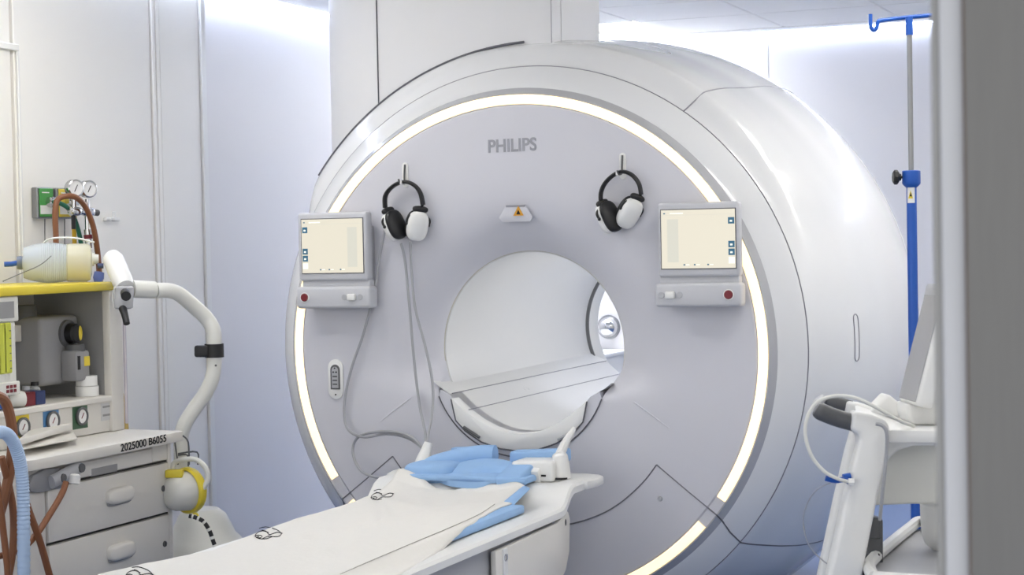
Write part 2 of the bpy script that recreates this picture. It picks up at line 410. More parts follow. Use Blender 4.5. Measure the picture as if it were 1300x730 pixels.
# logo, laser window with warning triangle
lettering('logo_lettering', 'PHILIPS', .062, (-.008, -.0012, 1.701), (1, 0, .012), (0, 0, 1), logog, mri, bold=.0012, widen=.92)
MB().prism([(-.036, -.001, 1.497), (.036, -.001, 1.497), (.062, -.001, 1.455), (.05, .004, 1.44), (-.05, .004, 1.44), (-.062, -.001, 1.455)], (0, .008, 0), .002).build('laser_window', satin, mri)
MB().box(-.034, .036, -.003, .004, 1.4915, 1.4985).build('window_slot', seaml, mri)
tw = MB().prism([(.012-.019, -.004, 1.462), (.012+.019, -.004, 1.462), (.012, -.004, 1.495)], (0, .002, 0)).build('warning_triangle', mat('warning_amber', (214, 152, 40), .5), mri)
MB().prism([(.012-.0075, -.0048, 1.4665), (.012+.0075, -.0048, 1.4665), (.012, -.0048, 1.482)], (0, .001, 0)).build('warning_mark', ink, tw)
# connector plate low on the left of the face
cx, cz = -.709, .893
def stadium(cx, cz, hw, hh, y, n=10):
    P = []
    for k in range(n+1): t = PI*k/n; P.append(Vector((cx+hw*math.cos(t), y, cz+hh-hw+hw*math.sin(t))))
    for k in range(n+1): t = PI+PI*k/n; P.append(Vector((cx+hw*math.cos(t), y, cz-hh+hw+hw*math.sin(t))))
    return P
cp_ = MB().prism(stadium(cx, cz, .030, .072, -.006), (0, .008, 0), .002).build('connector_plate', white, mri)
MB().prism([Vector((cx-.019, -.008, cz-.036))]+[Vector((cx+.019*math.cos(PI-PI*k/8), -.008, cz+.034+.019*math.sin(PI-PI*k/8))) for k in range(9)]+[Vector((cx+.019, -.008, cz-.036))], (0, .004, 0)).build('socket_frame', darkg, cp_)
MB().prism([Vector((cx-.013, -.0095, cz-.031))]+[Vector((cx+.013*math.cos(PI-PI*k/8), -.0095, cz+.032+.013*math.sin(PI-PI*k/8))) for k in range(9)]+[Vector((cx+.013, -.0095, cz-.031))], (0, .004, 0)).build('socket_insert', greyp, cp_)
for dz in (-.02, -.006, .008): MB().box(cx-.009, cx+.009, -.011, -.009, cz+dz, cz+dz+.005).build('socket_slot', darkg, cp_)
for q in ((-.006, .026), (.006, .026), (0, .04), (0, -.055)): MB().lathe([(0, -.002), (.003, -.002), (.003, .002)], (cx+q[0], -.0095 if q[1] > 0 else -.006, cz+q[1]), (0, 1, 0), 8).build('socket_hole', dark, cp_)
# recessed grip on the flank
gy = .43; ga = math.radians(1.2)
gp = []
for st_ in stadium(0, 0, .017, .080, 0, 12):
    gp.append(surf(ga+st_.z/1.07, gy+st_.x, .0012))
gp = [p for i, p in enumerate(gp)]; full = []
for i in range(len(gp)):
    a_, b_2 = gp[i], gp[(i+1) % len(gp)]
    full += [a_] if (a_-b_2).length < .03 else [surf(math.atan2(q.z-ZA, q.x), q.y, .0012) for q in [a_.lerp(b_2, t/6) for t in range(6)]]
gp = full+[full[0]]
MB().tube(gp, .0022, 6).build('grip_recess', seaml, mri)
gg = MB(); vs = [gg.bm.verts.new(p+Vector((-.0008, 0, 0))) for p in gp[:-1]]; gg.bm.faces.new(vs); gg.build('grip_pad', satin, mri)
# fairing over the upper left and the service column rising to the ceiling
rows = []
for q in range(0, 41):
    deg = 90+q*(158-90)/40; a_ = math.radians(deg)
    k = min(1, max(0, (deg-90)/14)); k2 = min(1, max(0, (158-deg)/14)); k = (k*k*(3-2*k))*(k2*k2*(3-2*k2))
    row = []
    for f_, r, y in ((0, .984, .117), (.35, 1.022, .142), (.7, 1.055, .168), (1, 1.074, .198), (1, 1.068, .206), (0, .99, .30)):
        rb = RAD(max(y, .117))-.004+bulge(a_, y); R = rb+(max(r, rb)-rb)*k if f_ else r-.004
        row.append((R*math.cos(a_), y, ZA+R*math.sin(a_)))
    rows.append(row)
MB().grid(rows).build('column_fairing', gloss, mri)
MB().tube([(1.0765*math.cos(math.radians(t)), .199, ZA+1.0765*math.sin(math.radians(t))) for t in range(92, 146, 2)], .0045, 6).build('fairing_gap', seam, mri)
ctr = Vector((-.617, .205+.33, 0)); r_ = .33
arc = [ctr+Vector((-r_*math.sin(PI/2*k/14), -r_*math.cos(PI/2*k/14), 0)) for k in range(15)]
zlo = 1.62
MB().prism([v+Vector((-.003, 0, zlo-.1)) for v in arc]+[Vector((-.947, .75, zlo-.1)), Vector((-.620, .75, zlo-.1))], (0, 0, 2.55-zlo+.1)).build('corner_panel', colw, mri, sharp=20)
MB().box(-.6165, .064, .206, .30, zlo, 2.55).build('front_panel', colw, mri)
MB().box(-.60, .066, .302, .70, zlo, 2.55).build('side_panel', colw, mri)
MB().tube([(-.6185, .204, 1.86), (-.6185, .204, 2.55)], .0025, 6).build('panel_gap', seam, mri)
MB().tube([(.065, .205, 2.05), (.065, .205, 2.55)], .0016, 6).build('panel_gap', seaml, mri)
# hooks for the headsets
for hx, hz in ((-.415, 1.615), (.391, 1.618)):
    hk = MB().prism(stadium(hx, hz, .012, .044, -.003), (0, .005, 0), .001).build('hook_plate', white, mri)
    MB().tube([(hx, -.004, hz+.036), (hx, -.010, hz+.0), (hx, -.012, hz-.022), (hx, -.030, hz-.028), (hx, -.050, hz-.026), (hx, -.056, hz-.016)], .0035, 8, smooth=4).build('hook', darkg, hk)
# control consoles
def console(x0, x1, side):
    z0, z1, zs = 1.150, 1.490, 1.250
    yf = -.075
    c = MB().box(x0+(.004 if side < 0 else .010), x1-(.012 if side < 0 else .006), yf, -.03, zs-.002, z1, .010, 3).build('control_console', consol, mri)
    MB().box(x0+.02, x1-.02, -.045, .002, z0+.05, z1-.05, .006, 2).build('console_mount', greyp, c)
    MB().box(x0+.012, x1-.012, -.062, -.025, 1.222, zs, .003, 2).build('console_neck', consol, c)
    MB().box(x0, x1, yf-.014, -.02, z0, 1.228, .012, 3).build('button_panel', consol, c)
    sx0, sx1 = (x0+.022, x1-.028) if side < 0 else (x0+.024, x1-.018)
    sz0, sz1 = 1.276, 1.466
    ys = yf-.0015
    MB().box(sx0-.003, sx1+.003, ys-.0005, yf+.002, sz0-.003, sz1+.003).build('screen_bezel', seam, c)
    MB().box(sx0, sx1, ys-.0015, ys, sz0, sz1).build('screen', screenm, c)
    yp = ys-.0022
    ix = sx0+.004 if side < 0 else sx1-.022
    for k, zz in enumerate((sz1-.048, sz1-.124, sz1-.149, sz1-.176)):
        MB().box(ix-.001, ix+.020, yp, ys-.001, zz, zz+.021).build('screen_icon', teal if k < 3 else palei, c)
        if k < 3: MB().box(ix+.005, ix+.013, yp-.0005, yp+.0004, zz+.006, zz+.012).build('icon_symbol', palei, c)
    bx = sx1-.06 if side < 0 else sx0+.02
    MB().box(bx, bx+.038, yp+.0004, ys-.001, sz0+.02, sz1-.03).build('screen_list', bandm, c)
    MB().box(sx0+.004, sx1-.004, yp+.0004, ys-.001, sz1-.0175, sz1-.0165).build('screen_rule', bandm, c)
    for q in (.008, .03): MB().box(sx0+q, sx0+q+(.006 if q < .02 else .045), yp, ys-.001, sz1-.013, sz1-.009).build('screen_header', palei if q > .02 else teal, c)
    cxs = (sx0+sx1)/2
    for q in (-.05, -.015, .03):
        MB().box(cxs+q, cxs+q+.005, yp, ys-.001, sz0+.009, sz0+.014).build('screen_footer', teal, c)
        MB().box(cxs+q+.008, cxs+q+.02, yp, ys-.001, sz0+.010, sz0+.013).build('screen_footer', palei, c)
    rx = x0+.035 if side < 0 else x1-.04
    MB().lathe([(0, -.006), (.013, -.006), (.0145, -.003), (.0145, .004)], (rx, yf-.014, 1.190), (0, 1, 0), 20).build('red_button', redp, c)
    MB().lathe([(.015, -.002), (.018, -.002), (.018, .003)], (rx, yf-.014, 1.190), (0, 1, 0), 20).build('button_collar', white, c)
    kx = x1-.068 if side < 0 else x0+.055
    MB().box(kx-.016, kx+.016, yf-.028, yf-.012, 1.178, 1.202, .005, 2).build('toggle_knob', white, c)
    for s in (-1, 1): MB().lathe([(0, -.002), (.010, -.002), (.011, .002)], (kx+s*.031, yf-.014, 1.190), (0, 1, 0), 14).build('touch_button', greyp, c)
    return c
console(-.815, -.522, -1)
console(.522, .812, 1)

# ================================================================ HEADSETS
def headset(pts, yb, label, tubes, cupL, cupR):
    root = tag(empty('headphones', tuple(on_y(*pts[len(pts)//2], yb))), label, 'headphones', 'headsets hanging on the scanner face')
    band = [on_y(px, py, yb+dy) for (px, py), dy in zip(pts, [.0]*len(pts))]
    MB().tube(band, .011, 10, smooth=6, flat=((0, 1, 0), 1.3, .62)).build('headband', dark, root)
    i = len(pts)//2
    t = (band[i+1]-band[i-1]).normalized() if i+1 < len(band) else Vector((1, 0, 0))
    k = band[i]*.55+band[i-1]*.45
    MB().obox(k, t, (0, 1, 0), t.cross(Vector((0, 1, 0))), .003, .0155, .0068, .001).build('size_clip', white, root)
    for nm, (c, upd, axd, ru, rv, ra) in (('l', cupL), ('r', cupR)):
        c = on_y(c[0], c[1], yb); upv = Vector(upd).normalized(); ax = Vector(axd).normalized()
        ax = (ax-upv*ax.dot(upv)).normalized(); sd = upv.cross(ax)
        MB().ell(c, sd, ax, upv, rv, ra, ru, .72, 24, 14).build('ear_cup', white, root)
        MB().ell(c-ax*(ra*.80), sd, ax, upv, rv*1.03, ra*.72, ru*1.03, .75, 24, 12).build('ear_cushion', dark, root)
        e = band[0] if nm == 'l' else band[-1]
        top = c+upv*ru*.98-ax*ra*.35
        MB().tube([e, (e+top)/2+upv*.004, top, c+upv*ru*.55+sd*rv*.98-ax*.0, c+upv*ru*.12+sd*rv*1.04], .0042, 8, smooth=5).build('yoke_arm', dark, root)
        MB().tube([e, (e+top)/2+upv*.004, top, c+upv*ru*.55-sd*rv*.98, c+upv*ru*.12-sd*rv*1.04], .0042, 8, smooth=5).build('yoke_arm', dark, root)
        MB().ell(top*.7+e*.3, sd, ax, upv, rv*.75, ra*.5, .012, .8).build('yoke_bridge', dark, root)
        MB().ell(c+upv*ru*.12+sd*rv*1.02, sd, ax, upv, .006, .006, .006).build('yoke_pivot', dark, root)
        MB().ell(c+upv*ru*.12-sd*rv*1.02, sd, ax, upv, .006, .006, .006).build('yoke_pivot', dark, root)
    for P in tubes:
        MB().tube([on_y(px, py, y) for px, py, y in P], .0050, 8, smooth=6).build('air_tube', tubeg, root)
    return root
headset([(489, 264), (489, 250), (495, 240), (505, 233), (516, 231), (527, 236), (534, 246), (537, 260)], -.040,
        'black and white headphones with grey air tubes on the hook beside the left console',
        [[(489, 290, -.04), (483, 320, -.03), (474, 375, -.02), (461, 425, -.02), (447, 465, -.02), (438, 505, -.02), (438, 535, -.03), (446, 549, -.05), (463, 555, -.07), (490, 551, -.08), (515, 555, -.1), (532, 565, -.14), (540, 574, -.2)],
         [(509, 309, -.05), (514, 330, -.03), (520, 390, -.02), (525, 450, -.02), (532, 510, -.03), (540, 550, -.1), (541, 572, -.2)],
         [(521, 307, -.05), (522, 335, -.03), (527, 390, -.02), (540, 440, -.02), (549, 485, -.02), (549, 520, -.05), (543, 555, -.14), (540, 574, -.2)],
         [(540, 574, -.2), (524, 592, -.22), (500, 604, -.2), (478, 606, -.16), (459, 598, -.1), (449, 580, -.06), (449, 564, -.05), (458, 553, -.06), (480, 548, -.08), (505, 549, -.1), (524, 556, -.13), (537, 570, -.19)]],
        ((499, 287), (-.36, -.1, 1), (-.84, .42, -.25), .052, .036, .024), ((530, 287), (.24, -.08, 1), (.66, -.74, .05), .052, .038, .024))
headset([(763, 258), (763, 245), (768, 233), (778, 223), (790, 218), (802, 222), (811, 233), (814, 247)], -.040,
        'black and white headphones on the hook beside the right console',
        [], ((771, 277), (-.40, -.1, 1), (-.84, .42, -.25), .053, .036, .024), ((799, 271), (.62, -.08, 1), (.62, -.74, -.3), .053, .036, .024))

# ================================================================ PATIENT TABLE
tbl = tag(empty('patient_table', (0, -1.3, 0)), 'long white patient table lowered in front of the scanner opening', 'table')
# moulded top: cross-section swept along y with a ramp up to the head end
HW = .348
def topz(y): t = min(1, max(0, (y+.50)/.10)); return .545+.060*(t*t*(3-2*t))
ys = [-2.45, -2.0, -1.5, -1.0, -.7, -.56, -.50, -.475, -.45, -.425, -.40, -.36, -.30, -.24]
rows = []
for y in ys:
    z = topz(y); hw = HW
    rows.append([(-hw+.03, y, z-.035), (-hw, y, z-.028), (-hw, y, z-.008), (-hw+.008, y, z), (-hw+.07, y, z), (-hw+.085, y, z-.006), (0, y, z-.006), (hw-.085, y, z-.006), (hw-.07, y, z), (hw-.008, y, z), (hw, y, z-.008), (hw, y, z-.028), (hw-.03, y, z-.035), (0, y, z-.036), (-hw+.03, y, z-.035)])
tp = MB().grid(rows).build('tabletop', white, tbl)
# head-end shelf with rounded tips
sh = [Vector((-.36, -.31, .605)), Vector((.36, -.31, .605)), Vector((.375, -.24, .606)), Vector((.372, -.19, .607)), Vector((.35, -.165, .607)), Vector((.30, -.15, .607)), Vector((-.30, -.15, .607)), Vector((-.35, -.165, .607)), Vector((-.372, -.19, .607)), Vector((-.375, -.24, .606))]
MB().prism([v+Vector((0, 0, -.028)) for v in sh], (0, 0, .028), .006).build('head_shelf', white, tbl)
MB().box(-.318, .318, -2.4, -.52, .36, .512, .01, 2).build('side_panel', greyp, tbl)
MB().prism([Vector((.325, y, z)) for y, z in ((-1.02, .50), (-.53, .505), (-.47, .532), (-.44, .528), (-.425, .50), (-.435, .40), (-.47, .345), (-.53, .315), (-.72, .28), (-1.02, .26))], (.018, 0, 0), .006).build('end_bracket', machg, tbl)
MB().prism([Vector((-.343, y, z)) for y, z in ((-1.02, .50), (-.53, .505), (-.47, .532), (-.44, .528), (-.425, .50), (-.435, .40), (-.47, .345), (-.53, .315), (-.72, .28), (-1.02, .26))], (.018, 0, 0), .006).build('end_bracket', machg, tbl)
MB().box(-.30, .30, -.56, -.46, .30, .53, .01, 2).build('end_beam', greyp, tbl)
MB().ell((.345, -.472, .497), (0, 1, 0), (1, 0, 0), (0, 0, 1), .004, .002, .011).build('bracket_screw', darkg, tbl)
p = on_x(641, 690, .345)
MB().box(.340, .3475, p.y-.016, p.y+.016, .22, .498, .002, 1).build('label_strip', white, tbl)
MB().lathe([(.008, -.0005), (.011, -.0005), (.011, .0012)], (.3475, p.y, .472), (1, 0, 0), 18).build('label_ring', mat('label_blue', (50, 58, 120), .5), tbl)
MB().box(.3455, .3482, p.y-.002, p.y+.002, .464, .480).build('label_mark', ink, tbl)
MB().box(-.30, .30, -2.3, -.75, .12, .37, .02, 2).build('pedestal', greyp, tbl)
MB().box(-.34, .34, -2.35, -.6, 0, .12, .02, 2).build('base', greyp, tbl)

# mattress pad under the sheet
pad = tag(MB().box(-.20, .262, -2.3, -.60, .541, .568, .008, 2).build('mattress_pad', bluef), 'thin blue foam mattress showing along the edge of the white sheet', 'mattress')
pe = MB()
q0, q1 = on_z(654, 640, .57), on_z(674, 620, .60)
MB().prism([q0, q1, q1+Vector((-.022, 0, .010)), q0+Vector((-.03, 0, .012))], (-.012, -.02, -.012), .003).build('turned_edge', bluef, pad)
# sheet
def edge(P, y):
    for (y0, x0), (y1, x1) in zip(P[:-1], P[1:]):
        if y0 <= y <= y1: return x0+(x1-x0)*(y-y0)/(y1-y0)
    return P[0][1] if y < P[0][0] else P[-1][1]
LE = [(-2.3, -.37), (-1.95, -.365), (-1.80, -.34), (-1.60, -.258), (-1.3, -.295), (-1.0, -.315), (-.84, -.305), (-.6, -.295), (-.42, -.255)]
RE = [(-2.3, .40), (-1.9, .372), (-1.55, .332), (-1.2, .285), (-.95, .25), (-.80, .228), (-.68, .215), (-.62, .222), (-.45, .20)]
NY, NX = 110, 60
rows = []
ytop = lambda u: -.425-.035*math.exp(-((u-.42)/.2)**2)-.05*max(0, u-.6)
for i in range(NY+1):
    row = []
    for k in range(NX+1):
        u = k/NX; t = i/NY
        y = -2.12+(ytop(u)+2.12)*t
        x = edge(LE, y)+(edge(RE, y)-edge(LE, y))*u
        z = max(.5755, topz(y)+.008)
        hd = math.exp(-((y-ytop(u))/.10)**2)
        z += hd*(.030*math.exp(-((u-.02)/.20)**2)+.016*math.exp(-((u-.95)/.14)**2)+.006)
        z += .010*math.exp(-((y+.62+.35*u)/.05)**2)*math.exp(-((u-.35)/.3)**2)
        z += .0035*noise.noise(Vector((x*6, y*3.2, 1)))+.002*noise.noise(Vector((x*14+y*5, y*9, 4)))
        z += .009*math.exp(-((x+.10+.55*(y+.85))/.022)**2)*math.exp(-((y+.85)/.22)**2)+.006*math.exp(-((x-.05-.3*(y+.9))/.02)**2)*math.exp(-((y+1.0)/.3)**2)
        z += .005*math.sin((x*.9+y*.45)*22)*max(0, noise.noise(Vector((x*2, y*1.5, 9))))
        if u < .1: z -= .022*((.1-u)/.1)**2*(1-hd)
        if u > .93: z -= .006*((u-.93)/.07)**2
        z -= .024*sstep(.255, .30, x)*(1-sstep(-.75, -.6, y))
        x += .006*noise.noise(Vector((0, y*14, u*3)))*(1 if u > .9 else .2)
        row.append((x, y, z))
    rows.append(row)
sheet = MB().grid(rows).build('bed_sheet', sheetm)
tag(sheet, 'rumpled white cotton sheet with small black bird prints on the table', 'sheet')
sol = sheet.modifiers.new('thick', 'SOLIDIFY'); sol.thickness = .0035; sol.offset = -1
# hem line and the printed marks follow the cloth
def cloth_z(x, y):
    best = min((abs(p[0]-x)+abs(p[1]-y), p[2]) for r in rows for p in r); return best[1]
def onsheet(px, py):
    p = on_z(px, py, .58)
    for _ in range(4): p = on_z(px, py, cloth_z(p.x, p.y)+.0015)
    return p
BIRD = [[(0, 0), (-5, -3), (-10, -2), (-14, 3), (-10, 7), (-3, 8), (3, 6), (8, 7), (12, 4), (10, -1), (5, -5), (-2, -8), (-8, -7)],
        [(-14, 3), (-10, 2), (-7, 4), (-9, 6), (-13, 5), (-10, 4)], [(-6, -4), (-2, -2), (0, 3), (4, 2), (9, 1), (13, 3)], [(-8, 8), (-2, 5), (3, 6)]]
for bx, by, sc, rot in ((485, 627, 1.1, -.25), (341, 676, 1.3, -.15), (178, 727, 1.3, 0)):
    for st in BIRD:
        P = [onsheet(bx+sc*(x*math.cos(rot)-y*math.sin(rot)), by+sc*(x*math.sin(rot)+y*math.cos(rot))*.72) for x, y in st]
        MB().tube(P, .0012, 4, smooth=2).build('printed_mark', ink, sheet)
MB().tube([onsheet(px, py) for px, py in ((432, 729), (480, 708), (530, 687), (580, 666), (610, 652), (628, 640))], .0012, 4, smooth=3).build('hem_line', mat('hem_grey', (168, 166, 160), .9), sheet)

# blue head cushions
cu = tag(empty('head_cushion', (0, -.38, .607)), 'sculpted pale blue foam head cushion at the head of the table', 'cushion')
rim = [on_y(px, py, y) for px, py, y in ((541, 600, -.34), (551, 592, -.315), (570, 586, -.285), (592, 581, -.255), (612, 578.5, -.235), (629, 578.5, -.23))]
MB().tube(rim, .038, 14, smooth=6, flat=((0, 0, 1), .95, .85)).build('rim', bluef, cu)
MB().ell(on_y(551, 599, -.345), (1, .1, 0), (0, 1, 0), (0, 0, 1), .085, .080, .036, .5).build('corner_block', bluef, cu)
sl = [Vector(q) for q in ((-.26, -.44, .612), (.20, -.44, .612), (.20, -.26, .612), (.05, -.21, .612), (-.22, -.21, .612))]
MB().prism([v+Vector((0, 0, -.008)) for v in sl], (0, 0, .022), .008).build('slab', bluef, cu)
pc = on_y(610, 597, -.335)
b_ = MB(); R_ = []
for j in range(15):
    th = j/14; row = []
    for k in range(33):
        a_ = 2*PI*k/32
        rx, ry = .150*th, .118*th
        x, y = pc.x+rx*math.cos(a_), pc.y+ry*math.sin(a_)
        z = pc.z-.012+.030*(1-th**3)+.26*(y-pc.y)
        z -= .060*math.exp(-(((x-pc.x-.038)/.040)**2+((y-pc.y+.03-.15*(x-pc.x-.038))/.020)**2))
        row.append((x, y, z))
    R_.append(row)
R_.append([(x, y, .610) for x, y, z in R_[-1]])
b_.grid(R_); bmesh.ops.remove_doubles(b_.bm, verts=b_.bm.verts, dist=.0002); b_.build('pillow', bluef, cu)
c0 = on_y(657, 603, -.36)
MB().obox(c0, (1, .05, .05), (0, 1, .24), (0, -.24, 1), .046, .080, .024, .012, 3).build('side_wedge', bluef, cu)
cu2 = tag(MB().obox(on_y(686, 579, -.20), (1, 0, .06), (0, 1, 0), (0, 0, 1), .10, .030, .022, .010, 3).build('support_pad', bluef), 'small blue foam pad behind the white coil connector', 'cushion')
cu3 = tag(MB().obox(on_y(590, 575, -.185), (1, 0, .06), (0, 1, 0), (0, 0, 1), .045, .018, .020, .006, 3).build('support_pad', bluef), 'small blue foam pad behind the head cushion rim', 'cushion')
# white coil connector beside the cushion
cc = tag(empty('coil_connector', tuple(on_z(690, 612, .60))), 'white coil connector block with plug beside the blue head cushion', 'connector')
q = on_z(690, 600, .62)
MB().obox(q+Vector((-.01, 0, .012)), (1, .0, .03), (0, 1, 0), (-.03, 0, 1), .072, .075, .034, .010, 3).build('body', white, cc)
MB().obox(q+Vector((-.025, -.070, .0)), (1, .0, 0), (0, 1, .4), (0, -.4, 1), .045, .020, .026, .006, 2).build('front_lip', white, cc)
f0 = on_y(674, 607, (q+Vector((-.025, -.093, .0))).y)
MB().lathe([(.0075, -.001), (.0105, -.001), (.0105, .003)], f0, (0, 1, -.3), 16).build('port_ring', mat('label_blue', (50, 58, 120), .5), cc)
MB().obox(on_y(690, 604, f0.y+.01), (1, 0, 0), (0, 1, 0), (0, 0, 1), .008, .001, .003).build('print_mark', ink, cc)
k0 = on_z(713, 607, .607)
MB().tube([k0+Vector((0, 0, .0)), k0+Vector((0, 0, .03)), k0+Vector((-.004, 0, .065)), k0+Vector((-.006, 0, .085))], lambda t: .030-.006*t-.014*max(0, t-.8)*5, 16, smooth=4).build('plug', white, cc)
MB().lathe([(0, 0), (.026, 0), (.026, .006), (0, .006)], k0+Vector((.0, -.012, -.001)), (0, 0, 1), 16).build('plug_foot', dark, cc)
MB().tube([on_y(708, 590, -.24), on_y(712, 575, -.23), on_y(719, 560, -.21), on_y(726, 549, -.19), on_y(729, 543, -.18)], lambda t: .020-.013*t, 10, smooth=4).build('strain_relief', white, cc)
# left plug where the headset tubes end
lp = tag(empty('tube_socket', tuple(on_y(538, 590, -.24))), 'white socket post left of the blue head cushion taking the grey tubes', 'socket')
MB().tube([on_y(535, 592, -.24), on_y(537, 583, -.23), on_y(541, 572, -.21), on_y(544, 562, -.2)], lambda t: .026-.012*t, 12, smooth=4).build('post', white, lp)
MB().tube([on_y(540, 576, -.2), on_y(542, 565, -.2)], .009, 8).build('tube_joint', tubeg, lp)
MB().tube([on_y(530, 588, -.27), on_y(560, 580, -.22), on_y(588, 573, -.19)], .009, 8).build('side_rail', white, lp)

# ================================================================ ANAESTHESIA MACHINE
XM, XU = -1.15, -1.35
am = tag(empty('anaesthesia_machine', (-1.4, -.8, 0)), 'grey anaesthesia machine with drawers, open shelf and yellow top at the left', 'machine')
YR, YLm = -.395, -1.30
MB().box(-1.72, XM-.012, YLm, YR, .10, .715, .012, 2).build('base_body', machg, am)
MB().box(XM-.02, XM, YLm, -1.092, .10, .715, .008, 2).build('front_stile', machg, am)
MB().box(XM-.02, XM, -.418, YR, .10, .715, .006, 2).build('front_stile', machg, am)
# drawers
def drawer(z0, z1, handle=True):
    d = MB().box(XM-.018, XM+.004, -1.086, -.424, z0, z1, .004, 2).build('drawer', machg, am)
    zc_ = (z0+z1)/2+.015
    MB().ell((XM+.006, -.718, zc_), (0, 1, 0), (1, 0, 0), (0, 0, 1), .072, .024, .027, .55).build('handle', machg, d)
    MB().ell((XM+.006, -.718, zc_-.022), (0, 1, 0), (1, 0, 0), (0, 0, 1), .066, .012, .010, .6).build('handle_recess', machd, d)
    MB().lathe([(0, .004), (.010, .004), (.011, 0)], (XM+.004, -.457, z0+.085), (1, 0, 0), 14).build('lock', darkg, d)
    MB().box(XM+.006, XM+.009, -.4585, -.4555, z0+.078, z0+.092).build('keyhole', dark, d)
drawer(.462, .632); drawer(.270, .452)
MB().box(XM-.018, XM-.004, -1.09, -.42, .455, .459).build('drawer_gap', dark, am)
MB().box(XM-.018, XM-.004, -1.09, -.42, .635, .640).build('drawer_gap', dark, am)
td = MB().box(XM-.018, XM+.003, -1.075, -.515, .643, .692, .003, 1).build('slim_drawer', machg, am)
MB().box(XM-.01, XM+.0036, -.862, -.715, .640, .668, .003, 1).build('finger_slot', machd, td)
MB().box(XM-.018, XM+.002, -.510, -.424, .643, .700, .003, 1).build('slim_drawer', machg, am)
# worktop with rounded corner
wt = [Vector((-1.70, YLm-.02, .738)), Vector((-1.70, -.385, .738))]
wt += [Vector((-1.10-.02+.02*math.sin(t), -.385-.02+.02*math.cos(t), .738)) for t in [PI/2*k/5 for k in range(6)]]
wt += [Vector((-1.10-.05+.05*math.cos(t), -1.20-.05*math.sin(t)+.0, .738)) for t in [PI/2*k/6 for k in range(7)]]
wt += [Vector((-1.22, YLm-.02, .738))]
MB().prism([v+Vector((0, 0, -.032)) for v in wt], (0, 0, .034), .006).build('worktop', machg, am)
lettering('inventory_number', '2025000 B6055', .035, (-1.0985, -.632, .7245), (0, 1, .016), (0, 0, 1), ink, am, depth=.0004, bold=.0005, widen=1.2)
# papers lying on the worktop
for k, (pp, zt) in enumerate((([(22, 567), (91, 545), (91, 533), (60, 535)], .778), ([(26, 572), (98, 558), (91, 545), (20, 566)], .762))):
    P = [on_z(px, py, zt-.004*i) for i, (px, py) in enumerate(pp)]
    ob = MB().prism(P, (0, 0, .006 if k else .02), .002).build('document_tray', machg)
    tag(ob, ['grey flat tray leaning at the back of the worktop', 'grey flat tray lying in front on the worktop'][k], 'tray')
# slim outlet with a brown hose at the front left of the drawers
oc = MB().prism([Vector((XM, y, z)) for y, z in ((-1.19, .655), (-1.17, .685), (-1.10, .70), (-1.03, .69), (-.985, .668), (-.985, .640), (-1.03, .628), (-1.14, .628), (-1.18, .638))], (.014, 0, 0), .003).build('gas_outlet', mat('outlet_grey', (148, 149, 152), .4), am)
ob_ = MB().tube([(XM+.024, -1.095, .655), (XM+.028, -1.04, .668), (XM+.028, -.955, .686)], .022, 12, flat=((1, 0, 0), .7, 1)).build('outlet_arm', greyp, am)
MB().lathe([(0, .002), (.014, .002), (.015, -.004)], (XM+.046, -.965, .684), (1, 0, 0), 14).build('arm_screw', darkg, ob_)
MB().lathe([(0, .002), (.013, .002), (.014, -.004)], (XM+.042, -1.055, .664), (1, 0, 0), 14).build('arm_screw', darkg, ob_)
MB().lathe([(0, -.016), (.018, -.014), (.019, .01), (.012, .016), (0, .016)], (XM+.05, -1.012, .655), (0, .25, 1), 14).build('outlet_cap', white, ob_)
# upper shelf unit
MB().box(-1.72, -1.66, -1.30, -.43, .74, 1.228).build('back_panel', machg, am)
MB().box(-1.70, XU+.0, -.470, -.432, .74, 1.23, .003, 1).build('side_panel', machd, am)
MB().box(XU-.02, XU+.014, -.472, -.400, .74, 1.232, .006, 2).build('side_edge', machg, am)
MB().box(XU+.006, XU+.016, -.392, -.380, .76, 1.232, .003, 1).build('side_trim', mat('trim_pinkish', (205, 198, 204), .5), am)
MB().box(-1.66, XU+.012, -1.30, -.44, .846, .868, .004, 1).build('shelf', machg, am)
MB().box(-1.66, XU, -1.30, -.44, .742, .848, .003, 1).build('gauge_panel', machg, am)
MB().box(-1.74, XU+.012, -1.32, -.424, 1.232, 1.262, .006, 2).build('top_board', yellow, am)
# pressure gauges with coloured plates
for y, z, mm, rim_, top in ((-.952, .810, yelp, .033, 0), (-.797, .815, bluel, .033, 1), (-.640, .815, greenl, .031, 0)):
    pl_ = MB().box(XU, XU+.003, y-.040, y+.040, z-.046, z+.046).build('gauge_plate', mm, am)
    MB().lathe([(rim_-.001, .004), (rim_, .012), (rim_-.006, .013), (rim_-.008, .008)], (XU+.002, y, z-.004), (1, 0, 0), 24).build('gauge_rim', darkg, pl_)
    MB().lathe([(0, .009), (rim_-.007, .009), (rim_-.007, .004)], (XU+.002, y, z-.004), (1, 0, 0), 24).build('gauge_dial', dialw, pl_)
    MB().obox((XU+.0118, y+.002, z-.002), (0, .6, .8), (1, 0, 0), (0, .8, -.6), .011, .0006, .0014).build('gauge_needle', redp, pl_)
MB().box(XU, XU+.002, -.520, -.458, .782, .842).build('gauge_notice', mat('notice_grey', (205, 205, 206), .6), am)
for z in (.826, .797): MB().box(XU+.0015, XU+.003, -.512, -.468, z, z+.007).build('notice_print', machd, am)
